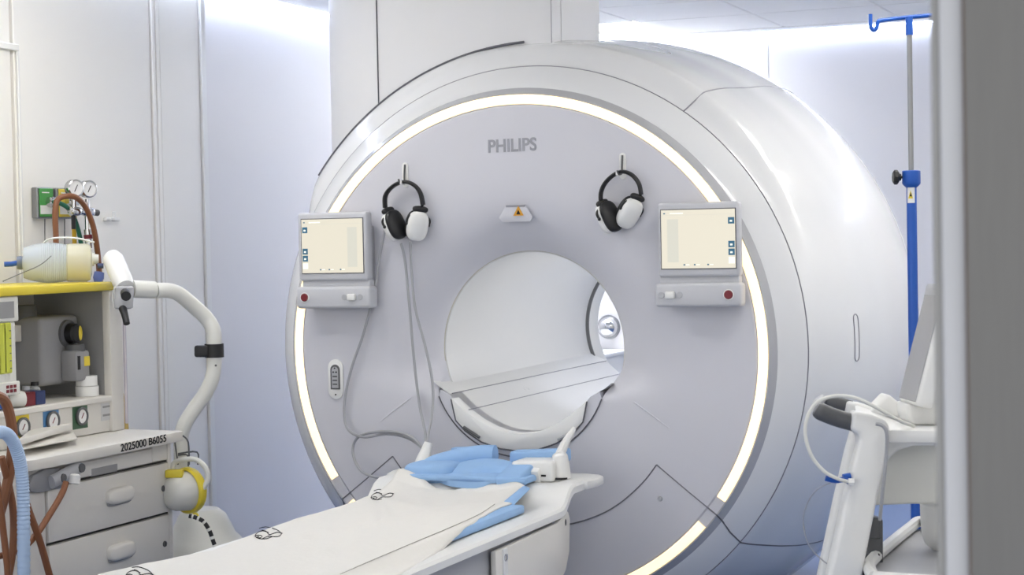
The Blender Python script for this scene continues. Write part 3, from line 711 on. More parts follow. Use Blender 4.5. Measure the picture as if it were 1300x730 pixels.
# flow-meter block at the left
fm = MB().box(XU-.10, XU+.006, -1.30, -.952, 1.150, 1.230, .004, 1).build('flow_head', offw, am)
MB().box(XU+.005, XU+.008, -1.06, -.978, 1.162, 1.215).build('flow_label', machd, fm)
fb = MB().box(XU-.10, XU+.002, -1.30, -.966, .945, 1.150, .004, 1).build('flow_frame', offw, am)
for k in range(5): MB().box(XU, XU+.008, -1.02-.028*k-.012, -1.02-.028*k+.012+.016, .985, 1.148, .004, 1).build('flow_tube', flowg, fb)
for k in range(6): MB().box(XU+.0075, XU+.0095, -1.005, -.999, 1.0+.024*k, 1.003+.024*k).build('scale_mark', darkg, fb)
MB().box(XU-.10, XU+.010, -1.30, -.960, .915, .958, .003, 1).build('flow_base', offw, am)
for k in range(3):
    for l in range(2): MB().box(XU+.009, XU+.012, -1.03+.018*k, -1.018+.018*k, .938-.014*l, .948-.014*l).build('base_print', redp, am)
# vaporizer on its bracket
va = tag(empty('vaporizer', (-1.5, -.6, .9)), 'grey vaporizer with a black dial hanging on the back bar of the shelf', 'vaporizer')
MB().box(-1.66, -1.45, -.705, -.495, .915, 1.150, .018, 3).build('body', mat('vapor_grey', (150, 150, 152), .45), va)
MB().lathe([(0, .05), (.045, .05), (.048, .045), (.048, -.002)], (-1.56, -.66, 1.140), (0, 0, 1), 20).build('lid', darkg, va)
kn = MB().lathe([(.048, .0), (.046, .012), (.036, .016)], (-1.452, -.565, 1.088), (1, 0, 0), 24).build('dial_base', darkg, va)
MB().lathe([(0, .046), (.028, .046), (.033, .040), (.034, .012)], (-1.452, -.565, 1.088), (1, 0, 0), 24).build('dial', dark, va)
MB().ell((-1.407, -.548, 1.088), (0, 1, 0), (1, 0, 0), (0, 0, 1), .010, .006, .026).build('dial_mark', yelp, va)
MB().box(-1.45, -1.385, -.605, -.525, .925, 1.030, .010, 2).build('filler_block', mat('vapor_grey', (150, 150, 152), .45), va)
MB().lathe([(0, .016), (.030, .014), (.034, .0), (.034, -.01)], (-1.42, -.560, 1.036), (0, 0, 1), 18).build('filler_cap', darkg, va)
MB().box(-1.386, -1.383, -.560, -.530, .975, 1.008).build('filler_label', yelp, va)
MB().box(-1.386, -1.383, -.596, -.583, .965, 1.012).build('filler_gauge', dark, va)
MB().box(-1.66, -1.58, -.935, -.70, 1.010, 1.068, .003, 1).build('bracket_bar', machg, am)
MB().box(-1.62, -1.53, -.775, -.705, 1.068, 1.125, .003, 1).build('bracket_block', machg, am)
MB().lathe([(0, .004), (.014, .004), (.015, 0)], (-1.578, -.842, 1.036), (1, 0, 0), 14).build('bracket_screw', white, am)
# small supplies on the shelf
for k, (y, rr, zz, lab) in enumerate(((-.520, .040, .868, 'roll of white tape standing under the vaporizer, lower of two'), (-.522, .037, .904, 'roll of white tape under the vaporizer, upper of two'))):
    tag(MB().lathe([(rr*.5, 0), (rr, 0), (rr, .034), (rr*.5, .034), (rr*.5, 0)], (-1.405, y, zz+.001), (0, 0, 1), 24).build('tape_roll', tapew), lab, 'tape', 'tape rolls on the shelf')
for k, (y, h, lab) in enumerate(((-.83, .058, 'small clear glass vial with pale cap on the shelf'), (-.785, .070, 'small glass vial with dark cap on the shelf'))):
    v = tag(empty('medicine_vial', (-1.42, y, .869)), lab, 'vial', 'vials on the shelf')
    MB().lathe([(0, 0), (.017, 0), (.018, .004), (.018, h*.68), (.010, h*.8), (.010, h*.84)], (-1.42, y, .869), (0, 0, 1), 16).build('glass', glassv, v)
    MB().lathe([(.0185, h*.15), (.0186, h*.6)], (-1.42, y, .869), (0, 0, 1), 16).build('label_band', paper, v)
    MB().lathe([(0, h), (.013, h), (.0135, h*.83), (0, h*.83)], (-1.42, y, .869), (0, 0, 1), 16).build('cap', dark if k else greyp, v)
for y0, y1, mm, lab, nm in ((-.905, -.852, redp, 'dark red small box on the shelf beside the vials', 'medicine_box'), (-.848, -.800, navyp, 'navy blue small box on the shelf in front of the vials', 'medicine_box')):
    bb = tag(empty(nm, (-1.385, (y0+y1)/2, .869)), lab, 'box', 'small boxes on the shelf')
    MB().box(-1.41, -1.365, y0, y1, .8685, .912, .002, 1).build('carton', mm, bb)
    MB().box(-1.412, -1.363, y0+.006, y1-.006, .9115, .9135).build('flap', mm, bb)
ro = tag(empty('tape_reel', (-1.372, -.945, .895)), 'short clear reel lying on the shelf front edge', 'reel')
MB().lathe([(.012, -.03), (.024, -.03), (.026, .028), (.013, .030), (.012, -.03)], (-1.375, -.945, .8955), (.35, .9, 0), 18).build('reel', clearw, ro)
MB().lathe([(0, .0305), (.012, .0305), (.012, .026)], (-1.375, -.945, .8955), (.35, .9, 0), 14).build('core', darkg, ro)
sy_ = tag(empty('syringe', (-1.37, -1.03, .885)), 'small syringe with blue plunger on the shelf at the left edge', 'syringe')
MB().tube([(-1.37, -1.06, .885), (-1.365, -1.0, .885)], .014, 12).build('barrel', bluep, sy_)
MB().tube([(-1.37, -1.13, .885), (-1.37, -1.06, .885)], .020, 12).build('hub', clearw, sy_)

# resuscitator bag on the yellow top
rb = tag(empty('resuscitator_bag', (-1.53, -.55, 1.263)), 'clear ribbed resuscitator bag lying on the yellow top', 'resuscitator')
o = on_x(30, 331, -1.60); o.z = 1.334; e_ = on_x(114, 338, -1.42); e_.z = 1.330; ax = (e_-o).normalized(); LS = (e_-o).length/.42
pf = [(.020, -.02), (.024, .0)]
for k in range(25):
    t = k/24; r = .069*math.sin(PI*(.22+.52*t))**.6; pf.append((r, .0+.30*t))
    pf.append((r+.0014, .0+.30*(t+.5/24)))
MB().lathe([(a_, h_*LS) for a_, h_ in pf], o, ax, 28).build('bag', clearb, rb)
MB().lathe([(a_, h_*LS) for a_, h_ in [(.060, .268), (.066, .28), (.0665, .31), (.0665, .40), (.060, .425), (.040, .436), (0, .438)]], o, ax, 28).build('reservoir_cap', cleary, rb)
MB().lathe([(0, .46*LS), (.016, .46*LS), (.018, .43*LS), (.024, .43*LS), (.026, .40*LS)], o+ax*.0+Vector((.012, .0, .012)), ax, 16).build('valve', clearw, rb)
MB().lathe([(0, .47*LS), (.009, .47*LS), (.009, .43*LS)], o+Vector((.025, 0, -.012)), ax, 12).build('valve_port', navyp, rb)
MB().lathe([(.0, -.022), (.022, -.022), (.024, -.010), (.018, .012)], o, ax, 18).build('neck', mat('neck_blue', (120, 130, 150), .4), rb)
MB().tube([o+ax*(-.02), o+ax*(-.04)+Vector((0, 0, -.004)), o+ax*(-.065)+Vector((0, 0, -.005))], .009, 10).build('inlet_tip', bluep, rb)
MB().tube([o+ax*.06+Vector((0, 0, .058)), o+ax*.09+Vector((0, 0, .083)), o+ax*.17+Vector((0, 0, .086)), o+ax*.24+Vector((0, 0, .070))], .006, 8, smooth=5, flat=((0, 0, 1), .6, 1.6)).build('hand_strap', clearw, rb)
MB().tube([on_x(4, 357, -1.40), on_x(20, 350, -1.42), on_x(50, 337, -1.44), on_x(65, 325, -1.45)], .0018, 6, smooth=4).build('cord', darkg, rb)
MB().lathe([(0, 0), (.018, .0), (.020, .02), (.014, .035), (0, .035)], on_x(126, 346, -1.50), (0, -.3, -1), 14).build('side_port', mat('port_blue', (96, 112, 170), .4), rb)

# ================================================================ GAS OUTLETS ON THE WALL
for (y0, y1, mm, lab) in ((-.316, -.222, greenp, 'green gas outlet plate on the white wall'), (-.203, -.108, yelp, 'yellow gas outlet plate on the white wall behind the gauges')):
    g = tag(empty('gas_outlet', (XLW, (y0+y1)/2, 1.49)), lab, 'gas outlet', 'gas outlets on the wall')
    MB().box(XLW, XLW+.028, y0, y1, 1.492, 1.606, .004, 1).build('box', steel, g)
    MB().box(XLW+.028, XLW+.032, y0+.010, y1-.004, 1.498, 1.602, .002, 1).build('face_plate', mm, g)
    MB().box(XLW+.031, XLW+.034, y0+.012, y1-.008, 1.508, 1.540).build('white_label', paper, g)
    MB().box(XLW+.031, XLW+.0335, y0+.022, y1-.03, 1.585, 1.589).build('plate_print', paper, g)
    MB().box(XLW+.0335, XLW+.035, y0+.016, y1-.04, 1.500, 1.507).build('label_stripe', mm, g)
    MB().lathe([(.020, 0), (.020, .02), (.012, .024), (.012, .045), (0, .045)], (XLW+.032, (y0+y1)/2+.015, 1.552), (1, 0, 0), 16).build('socket', chrome, g)
for px, py, xx, lab in ((95, 239, -1.66, 'round chrome pressure gauge nearer the yellow outlet plate'), (112, 240, -1.66, 'round chrome pressure gauge right of the other on the wall')):
    c = on_x(px, py, xx); g = tag(empty('pressure_regulator', tuple(c)), lab, 'gauge', 'pressure gauges on the wall')
    dirv = Vector((1, -.45, .0)).normalized()
    MB().lathe([(0, -.022), (.030, -.022), (.0325, -.018), (.0325, .010), (.028, .013), (.027, .008)], c, dirv, 24).build('gauge_case', chrome, g)
    MB().lathe([(0, .008), (.0275, .008), (.0275, .004)], c, dirv, 24).build('dial', dialw, g)
    MB().obox(c+dirv*.0095, Vector((.2, .4, .9)), dirv, Vector((.2, .4, .9)).cross(dirv), .014, .0006, .0013).build('needle', ink, g)
    MB().tube([c+Vector((-.005, 0, -.036)), c+Vector((-.008, .002, -.075))], .009, 10).build('stem', chrome, g)
    MB().ell(c+Vector((-.01, .01, -.085)), (1, 0, 0), (0, 1, 0), (0, 0, 1), .022, .030, .018, .8).build('body', chrome, g)
    MB().tube([c+Vector((-.01, .03, -.085)), c+Vector((-.005, .062, -.088))], .012, 10).build('side_knob', darkg if px > 100 else chrome, g)
    MB().tube([c+Vector((-.01, 0, -.1)), c+Vector((-.01, 0, -.15))], .008, 10).build('outlet', chrome if px > 100 else dark, g)
    if px > 100:
        MB().tube([c+Vector((-.008, 0, -.15)), c+Vector((-.006, 0, -.17))], .014, 12).build('nut', chrome, g)
        MB().tube([c+Vector((-.006, 0, -.17)), c+Vector((-.005, 0, -.185))], .0165, 12).build('red_ring', redp, g)
        MB().tube([c+Vector((-.005, 0, -.185)), c+Vector((-.004, 0, -.22))], .013, 12).build('coupling', chrome, g)
def hose(P, r, m_, label, smooth=6, group='gas hoses'):
    return tag(MB().tube(P, r, 10, smooth=smooth).build('hose', m_), label, 'hose', group)
hose([on_x(px, py, x) for px, py, x in ((71, 325, -1.66), (71, 300, -1.66), (70, 270, -1.66), (73, 254, -1.66), (84, 249, -1.64), (97, 251, -1.63), (108, 262, -1.63), (116, 280, -1.63), (121, 300, -1.63), (125, 330, -1.64), (126, 356, -1.65))], .0105, brownh, 'brown rubber hose arching over the gas outlets')
hose([on_x(px, py, x) for px, py, x in ((66, 256, -1.73), (76, 258, -1.70), (88, 266, -1.69), (97, 284, -1.69), (103, 310, -1.69), (105, 340, -1.69))], .0085, greenh, 'dark green hose curving from the green outlet')
hose([on_x(px, py, x) for px, py, x in ((95, 270, -1.72), (94, 290, -1.72), (95, 320, -1.72), (95, 350, -1.72))], .0085, yelh, 'bright yellow hose hanging below the yellow outlet')
hose([on_x(px, py, x) for px, py, x in ((112, 277, -1.675), (116, 280, -1.67), (121, 305, -1.67), (126, 335, -1.68), (128, 356, -1.69), (135, 420, -1.7), (150, 480, -1.7), (158, 520, -1.7), (161, 548, -1.7))], .0085, tanh, 'tan hose running down behind the anaesthesia machine')
hose([on_x(px, py, -1.755) for px, py in ((57, 278), (57, 300), (58, 330))], .002, darkg, 'thin dark cord below the green outlet plate', 2)
hose([on_x(px, py, -1.755) for px, py in ((82, 278), (82, 300), (82, 330))], .002, darkg, 'thin dark cord below the yellow outlet plate', 2)
for px, w_ in ((133.5, .034), (144, .040)):
    p = on_x(px, 278, XLW); h = MB().box(XLW, XLW+.02, p.y-w_/2, p.y+w_/2, p.z-.008, p.z+.007, .005, 2).build('wall_hook', white)
    tag(h, 'small white wall clip nearer the gauges' if w_ < .036 else 'small white wall clip farther from the gauges, with raised tip', 'clip', 'white wall clips')
    if w_ > .036: MB().box(XLW+.004, XLW+.016, p.y-.014, p.y-.004, p.z, p.z+.03, .004, 2).build('tip', white, h)

# ================================================================ HOSES AT THE LOWER LEFT
b_ = MB(); P = catmull([on_x(px, py, -.965) for px, py in ((-14, 552), (4, 549), (16, 560), (25, 585), (29, 620), (30, 670), (30, 740), (30, 800))], 30)
N = len(P); b_.tube(P, lambda t: .0185+.0011*math.sin(t*N*2.1), 12)
tag(b_.build('breathing_hose', bluehose), 'pale blue corrugated breathing hose hanging at the left edge', 'hose')
hb = [([(-10, 500), (5, 508), (13, 530), (16, 560), (12, 600), (3, 640), (-6, 670)], -1.03, .019, 'thick brown hose bulging at the far left edge above the blue hose'),
      ([(84, 612), (78, 628), (62, 655), (45, 680), (25, 698), (-8, 708)], -1.06, .012, 'brown hose running from the drawer outlet down to the left'),
      ([(14, 555), (22, 590), (34, 640), (50, 685), (64, 735), (75, 780)], -1.045, .013, 'brown hose crossing in front of the lower drawer'),
      ([(2, 580), (12, 620), (17, 655), (16, 700), (10, 740), (6, 790)], -1.03, .013, 'brown hose hanging left of the blue hose, right strand'),
      ([(-6, 600), (0, 640), (6, 690), (10, 730), (12, 790)], -1.01, .012, 'brown hose hanging left of the blue hose, left strand')]
for pts, x, r, lab in hb: hose([on_x(px, py, x) for px, py in pts], r*.82, brownh, lab, 8, 'brown rubber hoses')

# ================================================================ CURVED EQUIPMENT STAND BEHIND THE MACHINE
st = tag(empty('equipment_stand', tuple(at_d(240, 700, 6.25))), 'white stand with a curved tube arm and black cable strap', 'stand')
D = 6.25
arm = [(198, 369, 6.12), (215, 369, 6.15), (228, 374, 6.18), (245, 388, 6.22), (262, 404, 6.25), (271, 420, D), (272, 440, D), (272, 462, D), (269, 482, D), (259, 502, D), (246, 520, D), (235, 538, D), (230, 555, D), (230, 580, D), (231, 640, D)]
MB().tube([at_d(*p) for p in arm], lambda t: .0265, 16, smooth=6).build('pole', offw, st)
MB().tube([at_d(168, 367, 6.07), at_d(196, 368, 6.12)], .030, 16).build('sleeve', offw, st)
hd = MB().tube([at_d(141, 326, 6.17), at_d(144, 330, 6.16), at_d(156, 358, 6.07), at_d(159, 365, 6.05)], lambda t: .036 if .2 < t < .9 else .031, 18).build('grip', white, st)
MB().tube([at_d(158, 363, 6.03), at_d(158, 372, 6.03), at_d(157, 385, 6.02), at_d(157, 392, 6.02)], lambda t: .034 if .1 < t < .9 else .026, 16, smooth=3, flat=(tuple(RX), .95, .75)).build('joint_housing', greyp, st)
MB().tube([at_d(159, 372, 6.0), at_d(160, 376, 5.95)], .017, 12).build('knob', dark, st)
MB().tube([at_d(156, 392, 6.0), at_d(158, 398, 5.97), at_d(161, 411, 5.95)], lambda t: .014-.003*t, 12).build('lever', dark, st)
MB().tube([at_d(148, 363, 6.03), at_d(146, 375, 6.03), at_d(149, 388, 6.03), at_d(152, 392, 6.03)], .003, 6, smooth=4).build('cable_loop', clearw, st)
MB().tube([at_d(146, 363, 6.03), at_d(143, 378, 6.03), at_d(147, 390, 6.03)], .003, 6, smooth=4).build('cable_loop', clearw, st)
q = at_d(272, 445, D)
sb = MB().lathe([(.030, -.024), (.034, -.024), (.034, .024), (.030, .024), (.030, -.024)], q, (0, 0, 1), 20).build('cable_strap', dark, st)
MB().obox(at_d(256, 446, D-.02), RX, FW, UP, .025, .012, .021, .008, 2).build('strap_end', dark, st)
MB().lathe([(0, .002), (.004, .002), (.004, 0)], at_d(274, 464, D-.028), -FW, 8).build('set_screw', darkg, st)
# moulded base of the stand
base_c = at_d(258, 690, 6.46)
bb = MB(); pr_ = [(0, .42), (.07, .42), (.10, .40), (.125, .36), (.14, .33), (.165, .31), (.19, .285), (.20, .255), (.225, .235), (.24, .21), (.25, .16), (.25, .05), (.23, .03), (0, .03)]
bb.lathe([(a_*.84, h_) for a_, h_ in pr_], (base_c.x, base_c.y, 0), (0, 0, 1), 32).build('moulded_base', offw, st)
MB().lathe([(0, .03), (.04, .03), (.04, 0), (0, 0)], (base_c.x+.12, base_c.y-.12, .0), (0, 0, 1), 12).build('caster', dark, st)
MB().lathe([(0, .03), (.04, .03), (.04, 0), (0, 0)], (base_c.x-.12, base_c.y+.12, .0), (0, 0, 1), 12).build('caster', dark, st)
MB().lathe([(0, .03), (.04, .03), (.04, 0), (0, 0)], (base_c.x+.12, base_c.y+.12, .0), (0, 0, 1), 12).build('caster', dark, st)
# wire holder on the pole
wr = MB()
for P in ([(222, 560), (224, 575), (226, 590)], [(232, 553), (239, 562), (240, 590)], [(226, 576), (250, 574), (251, 590)], [(226, 578), (238, 578), (239, 592)]):
    wr.tube([at_d(px, py, D-.04) for px, py in P], .003, 6, smooth=4)
wr.build('wire_holder', darkg, st)
# suction canister
sc_ = tag(empty('suction_canister', tuple(at_d(234, 650, 6.18))), 'clear suction canister with a yellow rim and white tube behind the drawers', 'canister')
c = at_d(231, 624, 6.14); axc = (RX*.62+UP*.05+FW*.78).normalized()
MB().lathe([(0, -.075), (.03, -.073), (.052, -.058), (.064, -.03), (.070, .02)], c, axc, 28).build('jar', clearw, sc_)
MB().lathe([(.068, .02), (.074, .012), (.081, .018), (.082, .034), (.077, .046), (.055, .050), (0, .050)], c, axc, 28).build('lid', yellow, sc_)
MB().obox(c+UP*.066-FW*.03-RX*.02, RX, FW, UP, .03, .02, .014, .005, 2).build('spout', yellow, sc_)
MB().tube([at_d(219, 604, 6.14), at_d(219, 592, 6.14), at_d(224, 586, 6.14), at_d(236, 583, 6.13), at_d(250, 584, 6.13), at_d(261, 594, 6.12), at_d(264, 608, 6.12), at_d(257, 622, 6.12)], .009, 10, smooth=6).build('suction_tube', offw, sc_)
MB().lathe([(.006, -.006), (.012, -.006), (.012, .006), (.006, .006), (.006, -.006)], at_d(248, 655, 6.1), FW, 12).build('pull_ring', yellow, sc_)
cb = tag(empty('spiral_cord', tuple(at_d(262, 670, 6.05))), 'black and white spiral cord hanging over the white stand base', 'cord')
CP_ = catmull([at_d(px, py, 6.03) for px, py in ((240, 655), (248, 657), (258, 662), (266, 674), (271, 688), (276, 702), (280, 715))], 8)
MB().tube(CP_, .0075, 8).build('core', dark, cb)
for k in range(4, len(CP_)-3, 6): MB().tube([CP_[k], CP_[k+2]], .0082, 8).build('white_band', offw, cb)

# ================================================================ INFUSION POLE
iv = tag(empty('infusion_pole', tuple(Vector((1.435, -.525, 0)))), 'blue and steel infusion pole with a hooked top bar beside the scanner flank', 'pole')
DI = 5.0
ivx, ivy = at_d(1157, 230, DI).x, at_d(1157, 230, DI).y
def ivz(py): return at_d(1157, py, DI).z
MB().tube([(ivx, ivy, .06), (ivx, ivy, ivz(232))], .0145, 16).build('lower_tube', bluep, iv)
MB().lathe([(.0155, 0), (.024, .008), (.026, .012), (.026, .046), (.024, .048), (.010, .048)], (ivx, ivy, ivz(238)), (0, 0, 1), 20).build('collar', bluep, iv)
MB().tube([(ivx, ivy, ivz(235)), (ivx, ivy, ivz(40))], .0075, 12).build('inner_rod', steel, iv)
MB().tube([(ivx, ivy, ivz(45)), (ivx, ivy, ivz(22))], .0105, 12).build('rod_cap', bluep, iv)
MB().tube([at_d(px, py, DI) for px, py in ((1105, 18), (1105, 26), (1105.5, 34), (1109, 38.5), (1113, 35), (1115, 27.5), (1119, 26), (1135, 24), (1157, 21.5), (1180, 19.5), (1200, 17.5), (1206, 19), (1208, 27), (1212, 30), (1216, 26), (1216, 10))], .0058, 10, smooth=4).build('hook_bar', bluep, iv)
kb = at_d(1157, 225, DI)
MB().tube([kb+RX*-.024, kb+RX*-.030], .004, 8).build('knob_stem', dark, iv)
MB().tube([kb+RX*-.030, kb+RX*-.038], .010, 12).build('knob_neck', dark, iv)
MB().lathe([(0, 0), (.016, 0), (.021, .004), (.021, .012), (.016, .016), (0, .016)], kb+RX*-.036, -RX, 8).build('clamp_knob', dark, iv)
lb = at_d(1155.5, 247, DI)
ls = MB().lathe([(.0149, -.024), (.0149, .024)], (ivx, ivy, lb.z), (0, 0, 1), 10, -.75, .75, ref=tuple(-FW+RX*-.35)).build('warning_label', paper, iv)
tri = [(-.0075, -.012), (.006, -.012), (-.001, .012)]
fr_ = (-FW+RX*-.35).normalized(); fs_ = Vector((0, 0, 1)).cross(fr_)
MB().prism([Vector((ivx, ivy, lb.z))+fr_*.0151+fs_*x+Vector((0, 0, z)) for x, z in tri], fr_*.0006).build('label_triangle', yelp, ls)
MB().prism([Vector((ivx, ivy, lb.z))+fr_*.0155+fs_*x*.5+Vector((0, 0, z*.5)) for x, z in tri], fr_*.0006).build('label_mark', ink, ls)
for k in range(5):
    t = 2*PI*k/5
    MB().tube([(ivx, ivy, .085), (ivx+.14*math.cos(t), ivy+.14*math.sin(t), .075), (ivx+.26*math.cos(t), ivy+.26*math.sin(t), .06)], .012, 8).build('leg', bluep, iv)
    MB().lathe([(0, -.012), (.027, -.012), (.027, .012), (0, .012)], (ivx+.26*math.cos(t), ivy+.26*math.sin(t), .028), (math.sin(t), -math.cos(t), 0), 12).build('caster', dark, iv)

# ================================================================ MONITOR CART AT THE RIGHT
ct = tag(empty('monitor_cart', tuple(Vector((1.62, -1.65, 0)))), 'white monitoring cart with slanted legs, grey grips and a tilted screen', 'cart')
DN, DF = 3.80, 4.12
def legoutline(dx, dy, sc, d):
    O = [(1084, 522), (1104, 525), (1124, 532), (1130, 542), (1129, 560), (1121, 600), (1110, 655), (1098, 715), (1085, 790), (1040, 790), (1056, 715), (1070, 650), (1084, 590), (1092, 562), (1090, 551), (1081, 547)]
    return [at_d(1085+(x-1085)*sc+dx, 540+(y-540)*sc+dy, d) for x, y in O]
MB().prism(legoutline(0, 0, 1, DN), FW*.055, .008).build('leg', white, ct, sharp=60)
MB().prism(legoutline(-8, -14, .93, DF), FW*.05, .008).build('leg', white, ct, sharp=60)
def grip(pts, d, r):
    MB().tube([at_d(px, py, d) for px, py in pts], lambda t: r*(.72+.28*min(1, t*4)), 14, smooth=5, flat=(tuple(UP), 1.0, .9)).build('grip', darkg, ct)
grip([(1036, 519), (1041, 522), (1055, 528), (1070, 533), (1086, 537)], DN+.03, .019)
grip([(1048, 508), (1058, 511), (1070, 514), (1080, 517)], DF+.03, .016)
MB().tube([at_d(1044, 506, DF+.03), at_d(1037, 512, (DN+DF)/2), at_d(1038, 519, DN+.03)], .010, 10, smooth=4).build('grip_bar', greyp, ct)
# deck behind the grips
dk = [at_d(1088, 545, DN+.02), at_d(1200, 546, DN+.02), at_d(1215, 546, DN+.02), at_d(1215, 530, DF+.06), at_d(1150, 527, DF+.06), at_d(1084, 508, DF+.06)]
MB().prism([v for v in dk], (0, 0, -.030), .008).build('deck', white, ct)
MB().prism([at_d(px, py, DN+.05) for px, py in ((1122, 545), (1215, 545), (1215, 566), (1160, 566), (1140, 572), (1124, 588))], FW*.10, .006).build('deck_arm', white, ct, sharp=60)
MB().prism([at_d(px, py, DN+.16) for px, py in ((1121, 560), (1215, 556), (1215, 640), (1160, 640), (1104, 642), (1110, 600))], FW*.04, .006).build('rear_panel', offw, ct, sharp=60)
# screen
s0, s1 = at_d(1151, 512, DN+.16), at_d(1187, 369, DN+.16)
upv = (s1-s0).normalized(); nrm = (-R0-(-R0).dot(upv)*upv).normalized()
nrm = (nrm+(-FW)*.02).normalized(); nrm = (nrm-upv*nrm.dot(upv)).normalized(); sd = upv.cross(nrm)
hh = (s1-s0).length/2; cc_ = (s0+s1)/2
sc = MB().obox(cc_-nrm*.020, nrm, sd, upv, .020, .082, hh, .010, 3).build('screen_housing', white, ct)
MB().obox(cc_+nrm*.0006, nrm, sd, upv, .002, .074, hh*.94, .002, 1).build('screen_face', mat('dark_display', (168, 168, 170), .25), sc)
MB().obox(s1-nrm*.018, nrm, sd, upv, .021, .0825, .018, .008, 2).build('screen_cap', greyp, sc)
MB().prism([at_d(px, py, DN+.14) for px, py in ((1152, 512), (1170, 516), (1215, 470), (1215, 540), (1160, 540), (1153, 530))], FW*.12, .008).build('screen_mount', white, ct, sharp=60)
MB().prism([at_d(px, py, DN+.3) for px, py in ((1128, 500), (1150, 518), (1154, 530), (1128, 530), (1100, 528))], FW*.08, .006).build('keyboard_shelf', white, ct, sharp=60)
# tray with a raised rim
zt = .655
tc = [on_z(px, py, zt) for px, py in ((1110, 733), (1104, 722), (1109, 709), (1158, 668), (1172, 662), (1230, 662), (1245, 733))]
MB().prism([v+Vector((0, 0, -.025)) for v in tc], (0, 0, .012), .003).build('tray_floor', greyp, ct)
MB().tube(tc+[tc[0]], .014, 10, smooth=3).build('tray_rim', white, ct)
cxy = sum(tc, Vector())/len(tc)
MB().tube([(cxy.x+.02, cxy.y+.05, .05), (cxy.x+.02, cxy.y+.05, zt-.02)], .03, 14).build('column', white, ct)
MB().box(cxy.x-.22, cxy.x+.25, cxy.y-.20, cxy.y+.32, .03, .09, .02, 2).build('base', white, ct)
for sx in (-.18, .2):
    for sy2 in (-.15, .26): MB().lathe([(0, -.015), (.03, -.015), (.03, .015), (0, .015)], (cxy.x+sx, cxy.y+sy2, .03), (1, 0, 0), 12).build('caster', dark, ct)
# cables of the cart
MB().tube([at_d(px, py, d) for px, py, d in ((1160, 541, 3.85), (1140, 533, 3.8), (1110, 516, 3.78), (1085, 505, 3.78), (1058, 503, 3.78), (1036, 512, 3.78), (1024, 533, 3.78), (1023, 556, 3.78), (1031, 580, 3.78), (1046, 598, 3.78), (1064, 608, 3.78), (1080, 612, 3.79))], .0042, 8, smooth=7).build('sensor_cable', offw, ct)
MB().tube([at_d(px, py, d) for px, py, d in ((1112, 538, 3.77), (1121, 541, 3.77), (1126, 552, 3.77), (1125, 580, 3.78), (1121, 620, 3.79), (1117, 660, 3.82))], .0040, 8, smooth=6).build('power_cable', tubeg, ct)
MB().tube([at_d(px, py, d) for px, py, d in ((1056, 612, 3.8), (1034, 625, 3.95), (1020, 655, 4.0), (1026, 690, 4.0), (1045, 712, 4.0), (1060, 720, 3.95))], .0016, 6, smooth=6).build('thin_lead', tubeg, ct)
MB().tube([at_d(1048, 607, 3.79), at_d(1060, 610, 3.79), at_d(1072, 609, 3.79), at_d(1082, 614, 3.79)], .0062, 8, smooth=3).build('blue_clip', bluep, ct)
MB().tube([at_d(1070, 606, 3.80), at_d(1080, 604, 3.80)], .007, 8).build('blue_clip', bluep, ct)
MB().tube([at_d(1077, 612, 3.785), at_d(1084, 612, 3.785)], .008, 8).build('cable_plug', white, ct)
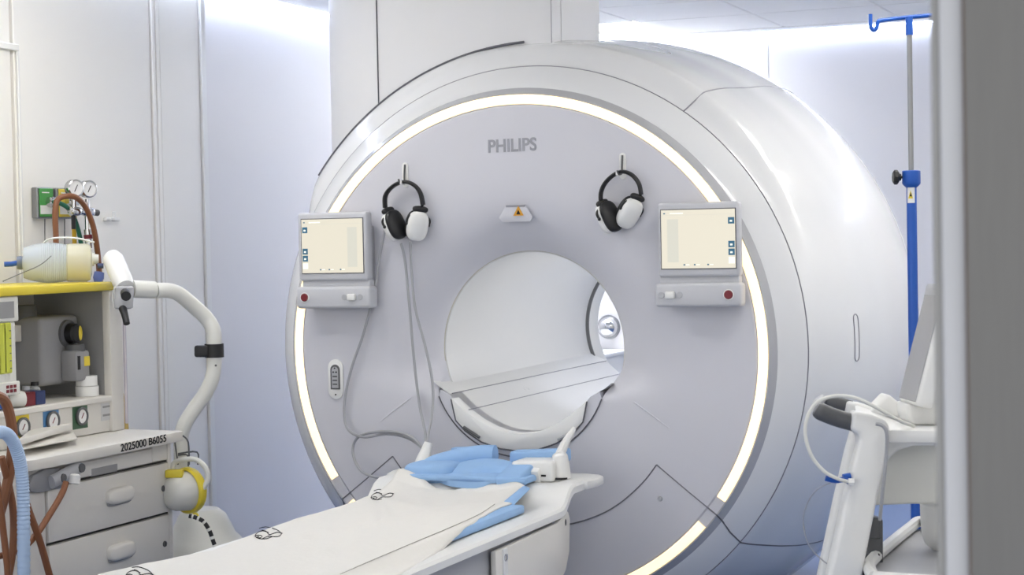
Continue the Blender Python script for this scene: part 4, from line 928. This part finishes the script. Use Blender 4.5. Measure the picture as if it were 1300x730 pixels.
# power box with leads hanging under the deck
pb = tag(empty('power_supply', tuple(at_d(1110, 690, 3.95))), 'dark grey power supply box with bundled leads between the cart legs', 'power supply')
MB().obox(at_d(1108, 690, 3.98), RX, FW, UP, .018, .03, .060, .006, 2).build('box', darkg, pb)
MB().obox(at_d(1108, 669, 3.97), RX, FW, UP, .014, .026, .024, .005, 2).build('connector', darkg, pb)
for k in range(5):
    x0 = 1090+5*k
    MB().tube([at_d(x0+6, 704, 3.93), at_d(x0-2, 712, 3.92), at_d(x0-4, 728, 3.92), at_d(x0, 745, 3.92), at_d(x0+3, 780, 3.92)], .003, 6, smooth=4).build('lead', darkg if k % 2 else dark, pb)
# white device standing on the tray
dv = tag(empty('infusion_device', tuple(on_z(1195, 690, zt))), 'white rounded medical device standing on the cart tray beside the door', 'device')
dp = on_z(1200, 697, zt-.010)
dvx = [(0, 0), (.030, 0), (.046, .014), (.052, .035), (.055, .06), (.056, .105), (.050, .112), (.050, .125), (.049, .20), (.044, .215), (.040, .235), (0, .24)]
MB().lathe(dvx, (dp.x, dp.y, dp.z), (0, 0, 1), 28).build('housing', white, dv)
MB().lathe([(0, .2), (.036, .2), (.038, .25), (.040, .28), (.034, .292), (0, .294)], (dp.x+.01, dp.y+.03, dp.z), (0, 0, 1), 24).build('upper_dome', white, dv)
MB().obox(on_z(1171, 672, zt-.008)+Vector((.006, .03, .045)), RX, FW, UP, .010, .022, .042, .004, 2).build('clamp', dark, dv)
MB().obox(Vector((dp.x, dp.y, dp.z+.165))+RX*-.048, RX, FW, UP, .006, .03, .045, .005, 2).build('side_panel', offw, dv)
lm = on_y(1195, 611, dp.y-.05)
# ================================================================ BEYOND THE BORE
do = tag(empty('dome_mirror', (-1.09, YB-.02, .866)), 'round chrome dome on the back wall seen through the bore', 'dome')
MB().lathe([(.070, 0), (.068, .008), (.06, .01)], (-1.09, YB-.012, .866), (0, -1, 0), 28).build('base_ring', steel, do)
MB().lathe([(.060, .01), (.056, .03), (.042, .052), (.022, .064), (0, .068)], (-1.09, YB-.012, .866), (0, -1, 0), 28).build('dome', chrome, do)
ca = tag(empty('storage_cabinet', (-1.25, 3.7, 0)), 'low white cabinet against the back wall seen through the bore', 'cabinet')
MB().box(-1.50, -.98, 3.5, YB-.02, .05, .715, .006, 2).build('body', white, ca)
MB().box(-1.52, -.96, 3.47, YB-.015, .715, .740, .006, 2).build('top', white, ca)
for x in (-1.49, -1.235): MB().box(x, x+.245, 3.482, 3.502, .08, .70, .004, 1).build('door', white, ca)
MB().box(-1.48, -1.0, 3.53, YB-.03, 0, .05).build('plinth', darkg, ca)
